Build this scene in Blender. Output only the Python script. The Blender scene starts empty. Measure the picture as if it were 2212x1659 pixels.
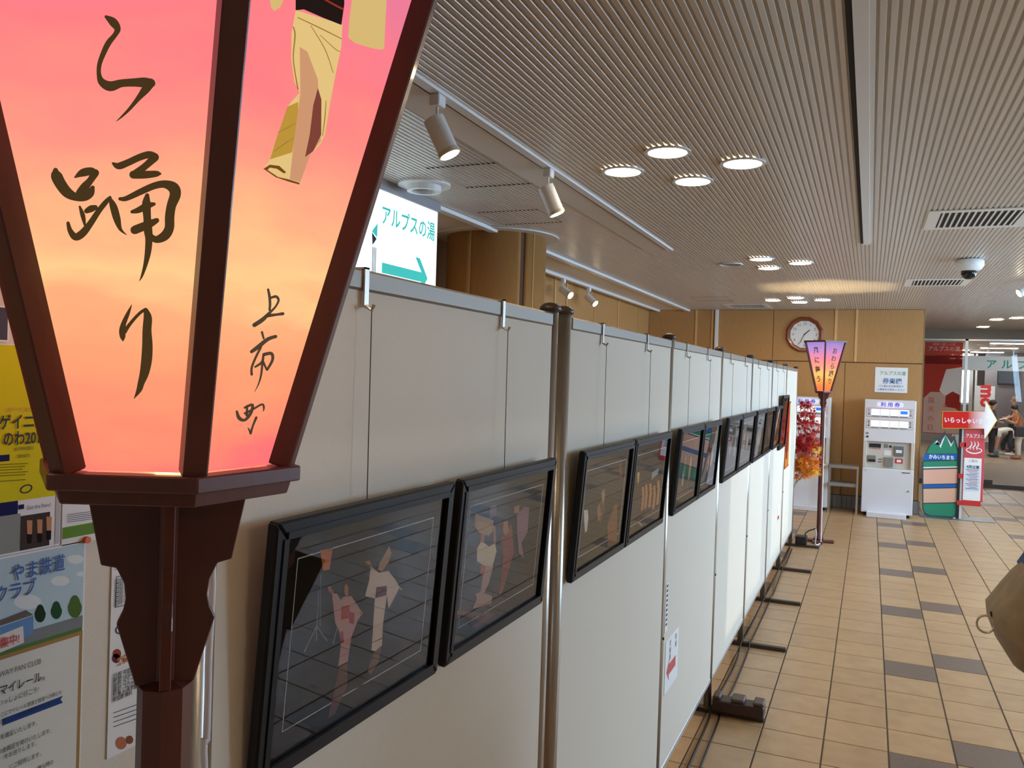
import bpy, bmesh, math, random
import numpy as np
from mathutils import Vector, Matrix
random.seed(7)
SC = bpy.context.scene
COL = SC.collection

# ------------------------------------------------------------------ camera
H = 1.805
YAW, PITCH, ROLL = -.40671, -.01233, .03239
FPX = 1795.0
def _rot(y, p, r):
    cy, sy = math.cos(y), math.sin(y)
    fwd = np.array([sy*math.cos(p), cy*math.cos(p), math.sin(p)])
    right = np.array([cy, -sy, 0.]); up = np.cross(right, fwd)
    c, s = math.cos(r), math.sin(r)
    return np.array([c*right+s*up, -s*right+c*up, fwd])
RM = _rot(YAW, PITCH, ROLL)
CAMP = np.array([0., 0., H])
cam = bpy.data.cameras.new('camera'); cam.sensor_width = 36; cam.sensor_fit = 'HORIZONTAL'
cam.lens = FPX/2212*36; cam.clip_start = .02; cam.clip_end = 200
camo = bpy.data.objects.new('camera', cam); COL.objects.link(camo)
camo.matrix_world = Matrix(((RM[0][0], RM[1][0], -RM[2][0], 0), (RM[0][1], RM[1][1], -RM[2][1], 0),
                            (RM[0][2], RM[1][2], -RM[2][2], H), (0, 0, 0, 1)))
SC.camera = camo

# ------------------------------------------------------------------ world, sun, window light, exposure
SC.view_settings.view_transform = 'Standard'; SC.view_settings.look = 'None'
SC.view_settings.gamma = 1; SC.view_settings.use_curve_mapping = False
SC.view_settings.exposure = .78
W = bpy.data.worlds.new('sky'); SC.world = W; W.use_nodes = True
W.node_tree.nodes['Background'].inputs[0].default_value = (.75, .87, 1, 1)
W.node_tree.nodes['Background'].inputs[1].default_value = 1.6
SUN_E = .5
sl = bpy.data.lights.new('sun', 'SUN'); sl.energy = SUN_E; sl.angle = .012; sl.color = (1, .97, .92)
so = bpy.data.objects.new('sun', sl); COL.objects.link(so)
so.rotation_euler = Vector((-math.cos(math.radians(14)), .10, -math.sin(math.radians(14)))).to_track_quat('-Z', 'Y').to_euler()
so.location = (9, 6, 5)
XR = 4.2                                  # right wall with its high windows
WINS = [(4.5, 6.3), (6.9, 8.7), (9.3, 11.1), (11.7, 13.5)]
WZ0, WZ1 = 1.45, 2.62
for i, (a, b) in enumerate(WINS):
    l = bpy.data.lights.new('window_daylight', 'AREA'); l.shape = 'RECTANGLE'; l.size = WZ1-WZ0-.1; l.size_y = b-a-.1
    l.energy = 70; l.color = (.46, .70, 1)
    o = bpy.data.objects.new('window_daylight', l); COL.objects.link(o)
    o.location = (XR-.06, (a+b)/2, (WZ0+WZ1)/2)
    o.rotation_euler = Vector((-1, 0, -.12)).to_track_quat('-Z', 'Y').to_euler()

# ------------------------------------------------------------------ helpers
def ray(x, y):
    return RM.T @ np.array([(x-1106)/FPX, -(y-829.5)/FPX, 1.])
def onpl(x, y, p0, n):
    d = ray(x, y); n = np.asarray(n, float)
    return CAMP + d*((np.asarray(p0, float)-CAMP) @ n)/(d @ n)
def onz(x, y, z=0.): return onpl(x, y, (0, 0, z), (0, 0, 1))
def onx(x, y, X): return onpl(x, y, (X, 0, 0), (1, 0, 0))
def ony(x, y, Y): return onpl(x, y, (0, Y, 0), (0, 1, 0))
def lin(c):
    c = c/255.; return c/12.92 if c <= .04045 else ((c+.055)/1.055)**2.4
def rgb(r, g, b): return (lin(r), lin(g), lin(b), 1)

MATS = {}
def mat(name, col, rough=.5, metal=0., emit=None, es=0., noise=0., nscale=20., bump=0., bscale=200., stretch=None, spec=None, rnd=0., coat=0.):
    if name in MATS: return MATS[name]
    m = bpy.data.materials.new(name); m.use_nodes = True; nt = m.node_tree; b = nt.nodes['Principled BSDF']
    c = rgb(*col)
    b.inputs['Base Color'].default_value = c; b.inputs['Roughness'].default_value = rough; b.inputs['Metallic'].default_value = metal
    if spec is not None: b.inputs['Specular IOR Level'].default_value = spec
    if coat: b.inputs['Coat Weight'].default_value = coat; b.inputs['Coat Roughness'].default_value = .08
    if emit: b.inputs['Emission Color'].default_value = rgb(*emit); b.inputs['Emission Strength'].default_value = es
    if noise or bump or rnd:
        tc = nt.nodes.new('ShaderNodeTexCoord'); mp = nt.nodes.new('ShaderNodeMapping'); nt.links.new(tc.outputs['Object'], mp.inputs[0])
        if stretch: mp.inputs['Scale'].default_value = stretch
    if noise or rnd:
        n = nt.nodes.new('ShaderNodeTexNoise'); n.inputs['Scale'].default_value = nscale; n.inputs['Detail'].default_value = 5
        if rnd:
            oi = nt.nodes.new('ShaderNodeObjectInfo'); ad = nt.nodes.new('ShaderNodeVectorMath'); ad.operation = 'ADD'
            ml = nt.nodes.new('ShaderNodeMath'); ml.operation = 'MULTIPLY'; ml.inputs[1].default_value = 37
            nt.links.new(oi.outputs['Random'], ml.inputs[0]); nt.links.new(mp.outputs[0], ad.inputs[0]); nt.links.new(ml.outputs[0], ad.inputs[1])
            nt.links.new(ad.outputs[0], n.inputs['Vector'])
        else: nt.links.new(mp.outputs[0], n.inputs['Vector'])
        hs = nt.nodes.new('ShaderNodeHueSaturation'); hs.inputs['Color'].default_value = c
        mr = nt.nodes.new('ShaderNodeMapRange'); mr.inputs[3].default_value = 1-noise; mr.inputs[4].default_value = 1+noise
        mr.inputs[1].default_value = .3; mr.inputs[2].default_value = .7
        nt.links.new(n.outputs['Fac'], mr.inputs[0])
        if rnd:
            m2 = nt.nodes.new('ShaderNodeMapRange'); m2.inputs[3].default_value = 1-rnd; m2.inputs[4].default_value = 1+rnd
            nt.links.new(oi.outputs['Random'], m2.inputs[0])
            mm = nt.nodes.new('ShaderNodeMath'); mm.operation = 'MULTIPLY'
            nt.links.new(mr.outputs[0], mm.inputs[0]); nt.links.new(m2.outputs[0], mm.inputs[1]); nt.links.new(mm.outputs[0], hs.inputs['Value'])
        else: nt.links.new(mr.outputs[0], hs.inputs['Value'])
        nt.links.new(hs.outputs[0], b.inputs['Base Color'])
    if bump:
        n2 = nt.nodes.new('ShaderNodeTexNoise'); n2.inputs['Scale'].default_value = bscale; nt.links.new(mp.outputs[0], n2.inputs['Vector'])
        bp = nt.nodes.new('ShaderNodeBump'); bp.inputs['Strength'].default_value = bump; bp.inputs['Distance'].default_value = .002
        nt.links.new(n2.outputs['Fac'], bp.inputs['Height']); nt.links.new(bp.outputs[0], b.inputs['Normal'])
    MATS[name] = m; return m
def emat(name, col, s):
    if name in MATS: return MATS[name]
    m = bpy.data.materials.new(name); m.use_nodes = True; nt = m.node_tree; nt.nodes.remove(nt.nodes['Principled BSDF'])
    e = nt.nodes.new('ShaderNodeEmission'); e.inputs[0].default_value = rgb(*col); e.inputs[1].default_value = s
    nt.links.new(e.outputs[0], nt.nodes['Material Output'].inputs[0]); MATS[name] = m; return m
def glassmat(name, tint=(1, 1, 1), ior=1.45, rough=0.):
    m = bpy.data.materials.new(name); m.use_nodes = True; nt = m.node_tree; nt.nodes.remove(nt.nodes['Principled BSDF'])
    t = nt.nodes.new('ShaderNodeBsdfTransparent'); t.inputs[0].default_value = (*tint, 1)
    g = nt.nodes.new('ShaderNodeBsdfGlossy'); g.inputs['Roughness'].default_value = rough
    f = nt.nodes.new('ShaderNodeFresnel'); f.inputs[0].default_value = ior
    mx = nt.nodes.new('ShaderNodeMixShader'); nt.links.new(f.outputs[0], mx.inputs[0]); nt.links.new(t.outputs[0], mx.inputs[1]); nt.links.new(g.outputs[0], mx.inputs[2])
    nt.links.new(mx.outputs[0], nt.nodes['Material Output'].inputs[0]); MATS[name] = m; return m

class MB:
    def __init__(s): s.v = []; s.f = []
    def add(s, vs, fs):
        k = len(s.v); s.v += [tuple(map(float, p)) for p in vs]; s.f += [tuple(i+k for i in f) for f in fs]; return s
    def box(s, x0, x1, y0, y1, z0, z1):
        return s.add([(x0,y0,z0),(x1,y0,z0),(x1,y1,z0),(x0,y1,z0),(x0,y0,z1),(x1,y0,z1),(x1,y1,z1),(x0,y1,z1)],
                     [(0,3,2,1),(4,5,6,7),(0,1,5,4),(1,2,6,5),(2,3,7,6),(3,0,4,7)])
    def obox(s, c, ax, ay, az, hx, hy, hz):
        c, ax, ay, az = map(np.asarray, (c, ax, ay, az)); vs = []
        for sz in (-1, 1):
            for sx, sy in ((-1,-1),(1,-1),(1,1),(-1,1)): vs.append(c+ax*sx*hx+ay*sy*hy+az*sz*hz)
        return s.add(vs, [(0,3,2,1),(4,5,6,7),(0,1,5,4),(1,2,6,5),(2,3,7,6),(3,0,4,7)])
    def cyl(s, p0, p1, r0, r1=None, n=16, caps=True):
        r1 = r0 if r1 is None else r1
        p0 = np.asarray(p0, float); p1 = np.asarray(p1, float); d = p1-p0; d = d/np.linalg.norm(d)
        a = np.cross(d, (0, 0, 1.) if abs(d[2]) < .9 else (1., 0, 0)); a /= np.linalg.norm(a); b = np.cross(d, a)
        vs = []
        for p, r in ((p0, r0), (p1, r1)):
            for i in range(n):
                t = 2*math.pi*i/n; vs.append(p+r*(math.cos(t)*a+math.sin(t)*b))
        fs = [(i, (i+1) % n, n+(i+1) % n, n+i) for i in range(n)]
        if caps: fs += [tuple(range(n-1, -1, -1)), tuple(range(n, 2*n))]
        return s.add(vs, fs)
    def tube(s, pts, r, n=8):
        pts = [np.asarray(p, float) for p in pts]; k0 = len(s.v); m = len(pts); prev = None; vs = []
        for i, p in enumerate(pts):
            d = pts[min(i+1, m-1)]-pts[max(i-1, 0)]; d = d/(np.linalg.norm(d)+1e-9)
            if prev is None: a = np.cross(d, (0, 0, 1.) if abs(d[2]) < .9 else (1., 0, 0))
            else: a = prev-d*(prev @ d)
            a /= np.linalg.norm(a); prev = a; b = np.cross(d, a)
            rr = r[i] if isinstance(r, (list, tuple)) else r
            vs += [p+rr*(math.cos(2*math.pi*j/n)*a+math.sin(2*math.pi*j/n)*b) for j in range(n)]
        fs = [(i*n+j, i*n+(j+1) % n, (i+1)*n+(j+1) % n, (i+1)*n+j) for i in range(m-1) for j in range(n)]
        fs += [tuple(range(n-1, -1, -1)), tuple(range((m-1)*n, m*n))]
        return s.add(vs, fs)
    def lathe(s, prof, c=(0, 0, 0), n=24, rot=0., caps=True):
        vs = []; m = len(prof)
        for r, z in prof: vs += [(c[0]+r*math.cos(rot+2*math.pi*j/n), c[1]+r*math.sin(rot+2*math.pi*j/n), c[2]+z) for j in range(n)]
        fs = [(i*n+j, i*n+(j+1) % n, (i+1)*n+(j+1) % n, (i+1)*n+j) for i in range(m-1) for j in range(n)]
        if caps: fs += [tuple(range(n-1, -1, -1)), tuple(range((m-1)*n, m*n))]
        return s.add(vs, fs)
    def prism(s, pts, d):
        """polygon of 3D points, extruded by the vector d"""
        n = len(pts); pts = [np.asarray(p, float) for p in pts]; d = np.asarray(d, float)
        return s.add(pts+[p+d for p in pts], [tuple(range(n)), tuple(range(2*n-1, n-1, -1))]+[(i, n+i, n+(i+1) % n, (i+1) % n) for i in range(n)])
    def poly(s, pts): return s.add(pts, [tuple(range(len(pts)))])
    def ring(s, c, r0, r1, z0, z1, n=32):
        return s.lathe([(r0, z0), (r1, z0), (r1, z1), (r0, z1), (r0, z0)], c, n, caps=False)
    def build(s, name, m, parent=None, smooth=False, bevel=0., recalc=True):
        me = bpy.data.meshes.new(name)
        P = s.v
        if parent is not None:
            inv = WM[parent.name].inverted(); P = [tuple(inv @ Vector(p)) for p in P]
        me.from_pydata(P, [], s.f); me.update()
        bm = bmesh.new(); bm.from_mesh(me)
        if bevel: bmesh.ops.bevel(bm, geom=bm.edges[:], offset=bevel, segments=1, affect='EDGES', clamp_overlap=True)
        if recalc: bmesh.ops.recalc_face_normals(bm, faces=bm.faces[:])
        bm.to_mesh(me); bm.free()
        if smooth:
            for p in me.polygons: p.use_smooth = True
        me.materials.append(m)
        o = bpy.data.objects.new(name, me); COL.objects.link(o)
        if parent is not None: o.parent = parent
        WM[o.name] = WM[parent.name].copy() if parent is not None else Matrix()
        return o
WM = {}
def tag(o, label, cat, group=None, kind=None):
    o['label'] = label; o['category'] = cat
    if group: o['group'] = group
    if kind: o['kind'] = kind
    return o
def thing(name, label, cat, loc=(0, 0, 0), group=None, rotz=0.):
    o = bpy.data.objects.new(name, None); COL.objects.link(o); o.empty_display_size = .05
    o.location = loc; o.rotation_euler = (0, 0, rotz)
    WM[o.name] = Matrix.Translation(Vector(loc)) @ Matrix.Rotation(rotz, 4, 'Z')
    return tag(o, label, cat, group)
def struct(o): o['kind'] = 'structure'; return o
def stuff(o): o['kind'] = 'stuff'; return o
def copy_tree(o, loc, rotz=0., label=None, group=None):
    c = o.copy(); COL.objects.link(c); c.location = loc; c.rotation_euler = (0, 0, rotz)
    if label: c['label'] = label
    if group: c['group'] = group
    for ch in list(o.children):
        d = ch.copy(); COL.objects.link(d); d.parent = c
        for g in list(ch.children):
            e = g.copy(); COL.objects.link(e); e.parent = d
    return c
def text(body, size, m, parent, origin, xd, yd, align='CENTER', name='lettering', bold=0., squash=1., lift=.0006):
    """flat lettering whose baseline centre is at origin; xd reading direction, yd up"""
    cu = bpy.data.curves.new('t', 'FONT'); cu.body = body; cu.size = size; cu.align_x = align; cu.offset = bold*size
    cu.resolution_u = 2
    ob = bpy.data.objects.new('t', cu); COL.objects.link(ob); bpy.context.view_layer.update()
    me = bpy.data.meshes.new_from_object(ob); bpy.data.objects.remove(ob); bpy.data.curves.remove(cu)
    xd = np.asarray(xd, float); yd = np.asarray(yd, float); n = np.cross(xd, yd)
    mb = MB(); mb.add([np.asarray(origin)+xd*v.co.x*squash+yd*v.co.y+n*lift for v in me.vertices], [tuple(p.vertices) for p in me.polygons])
    bpy.data.meshes.remove(me)
    return mb.build(name, m, parent, recalc=False)
def vtext(chars, size, pitch, m, parent, top, xd, yd, **k):
    for i, ch in enumerate(chars):
        text(ch, size, m, parent, np.asarray(top)-np.asarray(yd)*(size*.85+i*pitch), xd, yd, **k)
def catmull(P, sub=5):
    out = []; n = len(P)
    for i in range(n-1):
        p0, p1, p2, p3 = P[max(i-1, 0)], P[i], P[i+1], P[min(i+2, n-1)]
        for t in np.linspace(0, 1, sub, endpoint=False):
            out.append(.5*((2*p1)+(p2-p0)*t+(2*p0-5*p1+4*p2-p3)*t*t+(3*p1-p0-3*p2+p3)*t**3))
    out.append(P[-1]); return out
def brush(mb, pts, put, wmin=.2):
    """variable-width brush stroke, pts (x,y,w) in a 2D frame; put maps 2D to 3D"""
    Q = catmull([np.array(p, float) for p in pts]); L, R = [], []
    for i, q in enumerate(Q):
        a = Q[max(i-1, 0)][:2]; b = Q[min(i+1, len(Q)-1)][:2]; d = b-a; l = np.hypot(*d)+1e-9; n = np.array([-d[1], d[0]])/l
        w = max(q[2], wmin)/2; L.append(q[:2]+n*w); R.append(q[:2]-n*w)
    for i in range(len(Q)-1):
        mb.poly([put(*L[i]), put(*R[i]), put(*R[i+1]), put(*L[i+1])])
    for q in (Q[0], Q[-1]):
        w = max(q[2], wmin)/2
        mb.poly([put(q[0]+w*math.cos(t), q[1]+w*math.sin(t)) for t in np.linspace(0, 2*math.pi, 10, endpoint=False)])

# ------------------------------------------------------------------ materials
m_tile = mat('floor_tile_buff', (176, 144, 106), .38, noise=.10, nscale=9, rnd=.05)
m_tiled = mat('floor_tile_brown', (112, 96, 84), .38, noise=.10, nscale=60, rnd=.03)
m_grout = mat('grout', (92, 78, 66), .9)
m_slat = mat('aluminium_slat', (212, 206, 196), .32, .15)
m_back = mat('ceiling_backing', (196, 186, 170), .8)
m_white = mat('white_paint', (232, 232, 230), .45)
m_cream = mat('smooth_ceiling', (225, 220, 210), .6)
m_wood = mat('oak_veneer', (180, 136, 84), .38, noise=.09, nscale=14, stretch=(9, 9, .7), rnd=.05)
m_woodc = mat('oak_veneer_column', (178, 130, 76), .38, noise=.09, nscale=14, stretch=(9, 9, .7))
m_gold = mat('oak_strip', (214, 176, 116), .4)
m_seam = mat('dark_joint', (96, 62, 34), .7)
m_panel = mat('panel_cloth', (222, 214, 198), .85, noise=.02, nscale=300, bump=.15, bscale=900)
m_alu = mat('aluminium', (190, 186, 178), .3, .85)
m_rail = mat('panel_rail', (132, 120, 102), .45, .2)
m_black = mat('black_plastic', (26, 24, 24), .45)
m_dark = mat('dark_brown_metal', (74, 60, 52), .45, .3)
m_frame = mat('black_frame_lacquer', (20, 19, 20), .42, spec=.3)
m_lw = mat('red_brown_lacquer', (98, 50, 42), .42, noise=.12, nscale=30, stretch=(2, 2, .3), coat=.15)
m_ink = mat('brush_ink', (52, 38, 22), .7, emit=(74, 56, 28), es=.45)
m_glass = glassmat('picture_glass')
m_wglass = glassmat('window_glass', (.93, .97, .96))
m_paper = mat('white_paper', (238, 238, 236), .7)
m_teal = mat('teal_print', (30, 160, 150), .6)
m_red = mat('red_print', (200, 40, 38), .5)
m_blue = mat('blue_print', (52, 88, 158), .6)
m_txt = mat('black_print', (35, 33, 36), .7)
m_lamp = emat('downlight_diffuser', (255, 228, 190), 26)
m_spotl = emat('spot_lens', (255, 236, 200), 12)
m_blackhole = mat('vent_dark', (30, 29, 28), .8)
C = 2.9                                   # ceiling height
YB = 13.1                                 # far wall
YG = 17.5                                 # glass doors
XL = -3.3

# ================================================================== structure
# ---- floor
fl = struct(MB().box(XL, XR, -3, YG+.1, -.05, -.004).build('floor', m_grout))
T = .3; X0, Y0 = .145, 4.505
def tilemesh(mb, x0, y0):
    a, b = .0035, .003; g = .002
    x1, y1 = x0+T-a, y0+T-b; x0 += a; y0 += b
    mb.add([(x0, y0, -.004), (x1, y0, -.004), (x1, y1, -.004), (x0, y1, -.004), (x0+g, y0+g, 0), (x1-g, y0+g, 0), (x1-g, y1-g, 0), (x0+g, y1-g, 0)],
           [(4,5,6,7), (0,1,5,4), (1,2,6,5), (2,3,7,6), (3,0,4,7)])
proto = {}
for key, m in ((0, m_tile), (1, m_tiled)):
    mb = MB(); tilemesh(mb, 0, 0); o = mb.build('floor_tile', m, fl); proto[key] = o.data; bpy.data.objects.remove(o)
def dark(c, r): return (c % 5 == 0 and r % 5 == 4) or (c % 5 == 1 and r % 5 == 0)
def topix(P):
    c = RM @ (np.asarray(P, float)-CAMP)
    return (1106+FPX*c[0]/c[2], 829.5-FPX*c[1]/c[2]) if c[2] > .1 else (-1e5, 1e5)
cells = [(c, r) for c in range(-12, 14) for r in range(-25, 44) if XL < X0+c*T and X0+(c+1)*T < XR+.01 and Y0+(r+1)*T < YG+.1]
vis = []
for c, r in cells:
    x, y = topix((X0+(c+.5)*T, Y0+(r+.5)*T, 0))
    if -40 < x < 2250 and y < 1720 and X0+(c+1)*T > -.74 and not (Y0+r*T > YB and X0+(c+1)*T < .67): vis.append((c, r))
vis.sort(key=lambda q: q[1]); vset = set(vis[:300])
for c, r in vis[:300]:
    o = bpy.data.objects.new('floor_tile', proto[1 if dark(c, r) else 0]); COL.objects.link(o); o.parent = fl; o.location = (X0+c*T, Y0+r*T, 0)
rest = [MB(), MB()]
for c, r in cells:
    if (c, r) not in vset: tilemesh(rest[1 if dark(c, r) else 0], X0+c*T, Y0+r*T)
stuff(rest[0].build('distant_floor_tiles', m_tile, fl)); stuff(rest[1].build('distant_brown_tiles', m_tiled, fl))

# ---- ceiling of aluminium slats
ce = struct(MB().box(XL, XR, -3, YG, C+.006, C+.12).build('ceiling', m_back))
XC = -2.66                                # the ribbed part ends here, smooth beyond
SP = .03
w = SP*.39
sm = MB().add([(-w, -3, C+.006), (-w+.003, -3, C), (w-.003, -3, C), (w, -3, C+.006), (-w, YG, C+.006), (-w+.003, YG, C), (w-.003, YG, C), (w, YG, C+.006)],
              [(0, 1, 5, 4), (1, 2, 6, 5), (2, 3, 7, 6), (0, 3, 2, 1), (4, 5, 6, 7)])
o = sm.build('ceiling_slat', m_slat, ce); sd = o.data; bpy.data.objects.remove(o)
n = int((XR-.02-XC)/SP)
for i in range(n):
    o = bpy.data.objects.new('ceiling_slat', sd); COL.objects.link(o); o.parent = ce; o.location = (XC+SP*(i+.6), 0, 0)
MB().box(XL, XC, -3, YB, C-.002, C+.006).build('smooth_ceiling_strip', m_cream, ce)
# edge rails
MB().box(XC-.035, XC+.03, -3, YB-.02, C-.03, C-.002).build('cove_rail', m_white, ce, bevel=.004)
MB().box(-3.15, -3.11, 6.6, YB-.02, C-.035, C-.002).build('track_rail', m_white, ce, bevel=.003)
# flat bands with light slots
for nm, x, y1 in (('a', -1.60, 7.0), ('b', -.07, 6.97)):
    if nm == 'a': MB().box(x-.21, x-.035, -2.5, y1, C-.004, C).build('flat_band', m_cream, ce)
    MB().box(x-.035, x-.015, -2.5, y1, C-.002, C).build('slot_gap', m_blackhole, ce)
    MB().box(x-.015, x+.03, -2.5, y1, C-.012, C).build('slot_edge', m_white, ce)
# ring round the column head
MB().ring((-2.8, 6.1, C), .40, .50, -.012, -.001, 40).build('column_collar', m_cream, ce, smooth=False)

# ---- walls
wl = struct(MB().box(XL-.1, XL, -3, YB+.2, 0, C).build('wall_left', m_seam))
ys = [-3, -1.2, .6, 2.4, 4.2, 6.0, 7.8, 8.75, 9.15, 10.2, 11.3, 12.4, YB]
for a, b in zip(ys[:-1], ys[1:]):
    MB().box(XL, XL+.012, a+.004, b-.004, .2, C-.002).build('wood_panel', m_wood, wl)
for y in (8.75, 9.15, 11.3): MB().box(XL+.012, XL+.024, y-.016, y+.016, .2, C-.002).build('wood_strip', m_gold, wl)
wb = struct(MB().box(XL, .67, YB, YB+.16, 0, C).build('wall_far', m_seam))
def wp(x0, x1, z0, z1): MB().box(x0+.004, x1-.004, YB-.012, YB, z0+.004, z1-.004).build('wood_panel', m_wood, wb)
for a, b in ((XL+.012, -2.53), (-2.53, -2.28), (-2.28, -1.37), (-1.37, -.49), (-.49, -.21), (-.21, .678)): wp(a, b, 2.135, C)
for a, b in ((XL+.012, -2.3), (-2.3, -1.3), (-1.3, -.345), (-.345, .678)): wp(a, b, .19, 2.128)
MB().box(.67, .682, YB-.012, YB+.16, .19, C-.002).build('wood_edge', m_wood, wb)
for x in (-2.53, -2.28, -.49, -.21): MB().box(x-.016, x+.016, YB-.022, YB-.010, 2.14, C-.002).build('wood_strip', m_gold, wb)
MB().box(-2.235, -2.19, YB-.05, YB-.01, .2, C-.002).build('white_conduit', m_white, wb)
bbm = mat('baseboard_tile', (150, 146, 140), .5, rnd=.04, noise=.04)
bb = struct(MB().box(XL+.02, .69, YB-.016, YB+.17, 0, .188).build('baseboard_far', m_seam))
x = XL+.03; bt = None
while x < .66:
    if bt is None:
        o = MB().box(0, .062, YB-.026, YB-.014, .004, .184).build('skirting_tile', bbm, bb); bt = o.data; o.location.x = x
    else:
        o = bpy.data.objects.new('skirting_tile', bt); COL.objects.link(o); o.parent = bb; o.location.x = x
    x += .067
MB().box(.676, .70, YB-.026, YB+.17, .004, .184).build('corner_tile', bbm, bb)
col = struct(MB().lathe([(.392, 0), (.392, C-.002)], (-2.8, 6.1, 0), 64).build('wall_column', m_seam, smooth=False))
def arcpanel(a0, a1, m, r=.40, nm='wood_panel'):
    N = 14; mb = MB(); vs = []
    for i in range(N+1):
        t = math.radians(a0+(a1-a0)*i/N)
        for rr in (r-.008, r):
            for z in (.02, C-.003): vs.append((-2.8+rr*math.cos(t), 6.1+rr*math.sin(t), z))
    fs = []
    for i in range(N):
        k = 4*i; fs += [(k+2, k+6, k+7, k+3), (k+1, k+3, k+7, k+5), (k, k+4, k+6, k+2)]
    fs += [(0, 2, 3, 1), (4*N, 4*N+1, 4*N+3, 4*N+2)]
    mb.add(vs, fs); return mb.build(nm, m, col, smooth=True)
for a in (-171, -90-4, -33.5, 25, 85, 145): pass
arcs = [(-166, -96.4), (-95.4, -38), (-32, 20), (21, 80), (81, 140), (141, 193)]
for a, b in arcs: arcpanel(a, b, m_woodc)
arcpanel(-96.5, -95.0, m_gold, .404, 'wood_strip')
arcpanel(-20.5, -19.0, m_gold, .404, 'wood_strip')
# right wall with high windows, rear wall
m_wall = mat('plaster', (226, 222, 214), .7)
wr = struct(MB().box(XR, XR+.15, -3, YG+.1, 0, WZ0).box(XR, XR+.15, -3, YG+.1, WZ1, C)
            .box(XR, XR+.15, -3, WINS[0][0], WZ0, WZ1).box(XR, XR+.15, WINS[0][1], WINS[1][0], WZ0, WZ1).box(XR, XR+.15, WINS[1][1], WINS[2][0], WZ0, WZ1)
            .box(XR, XR+.15, WINS[2][1], WINS[3][0], WZ0, WZ1).box(XR, XR+.15, WINS[3][1], YG+.1, WZ0, WZ1).build('wall_right', m_wall))
for i, (a, b) in enumerate(WINS):
    mb = MB().box(XR+.02, XR+.07, a, a+.05, WZ0, WZ1).box(XR+.02, XR+.07, b-.05, b, WZ0, WZ1).box(XR+.02, XR+.07, a, b, WZ0, WZ0+.05).box(XR+.02, XR+.07, a, b, WZ1-.05, WZ1).box(XR+.02, XR+.07, (a+b)/2-.03, (a+b)/2+.03, WZ0, WZ1)
    wo = struct(mb.build('window_%d' % (i+1), m_alu))
    for q in (0, 1):
        y0_, y1_ = (a+.05, (a+b)/2-.03) if q == 0 else ((a+b)/2+.03, b-.05)
        MB().poly([(XR+.045, y1_, WZ0+.05), (XR+.045, y0_, WZ0+.05), (XR+.045, y0_, WZ1-.05), (XR+.045, y1_, WZ1-.05)]).build('pane', m_wglass, wo, recalc=False)
struct(MB().box(XL, XR, -3.1, -3, 0, C).build('wall_rear', m_wall))
struct(MB().box(.66, XR, YG-.06, YG+.14, 2.72, C).build('trim_1', mat('soffit', (120, 108, 92), .6)))
# side of the passage behind the wood wall
struct(MB().box(.56, .66, YB+.17, YG, 0, C).build('wall_passage', mat('passage_wall', (150, 110, 68), .5)))

# ================================================================== ceiling fittings
def downlight(x, y, lit=True, label='', group=''):
    t = thing('downlight', label, 'ceiling light', (x, y, C), group)
    mb = MB().ring((x, y, C), .094, .112, -.008, -.0005, 36); mb.build('trim_ring', m_white, t, smooth=False)
    if lit: MB().lathe([(.094, -.005), (.094, -.001)], (x, y, C), 36).build('diffuser', m_lamp, t)
    else: MB().lathe([(.094, -.004), (.094, -.001)], (x, y, C), 36).build('diffuser', mat('unlit_diffuser', (150, 146, 138), .5), t)
GC = [((-.935, 4.285), 'near cluster over the framed pictures'), ((-.93, 7.98), 'middle cluster with one lamp out'), ((-.92, 11.57), 'cluster nearest the wall clock'),
      ((-.935, .6), 'unseen added cluster over the near lantern'), ((2.75, .6), 'unseen added near row by the windows'), ((2.75, 4.285), 'unseen added second row by the windows'), ((2.75, 7.98), 'unseen added third row by the windows'), ((2.75, 11.57), 'unseen added last row by the windows')]  # clusters on this line are unseen, added for more ambient light
for gi, ((x, y), nm) in enumerate(GC):
    for k, (dx, dy) in enumerate(((0, -.31), (0, .31), (-.31, 0), (.31, 0))):
        lit = not (gi == 1 and k == 2)
        downlight(x+dx, y+dy, lit, ('lit round downlight, ' if lit else 'unlit grey round downlight, ')+nm+', '+('one toward the near lantern', 'one toward the clock wall', 'one toward the wood column side', 'one toward the window side')[k], 'downlights, '+nm)
for (px, py) in ((2152, 690), (2123, 706)):
    p = onz(px, py, C); downlight(p[0], p[1], True, 'lit round downlight in the ceiling just before the glass doors', 'downlights before the glass doors')
for x, y in ((2.0, 14.6), (3.2, 15.6)): downlight(x, y, True, 'lit round downlight in the ceiling just before the glass doors', 'downlights before the glass doors')

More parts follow.
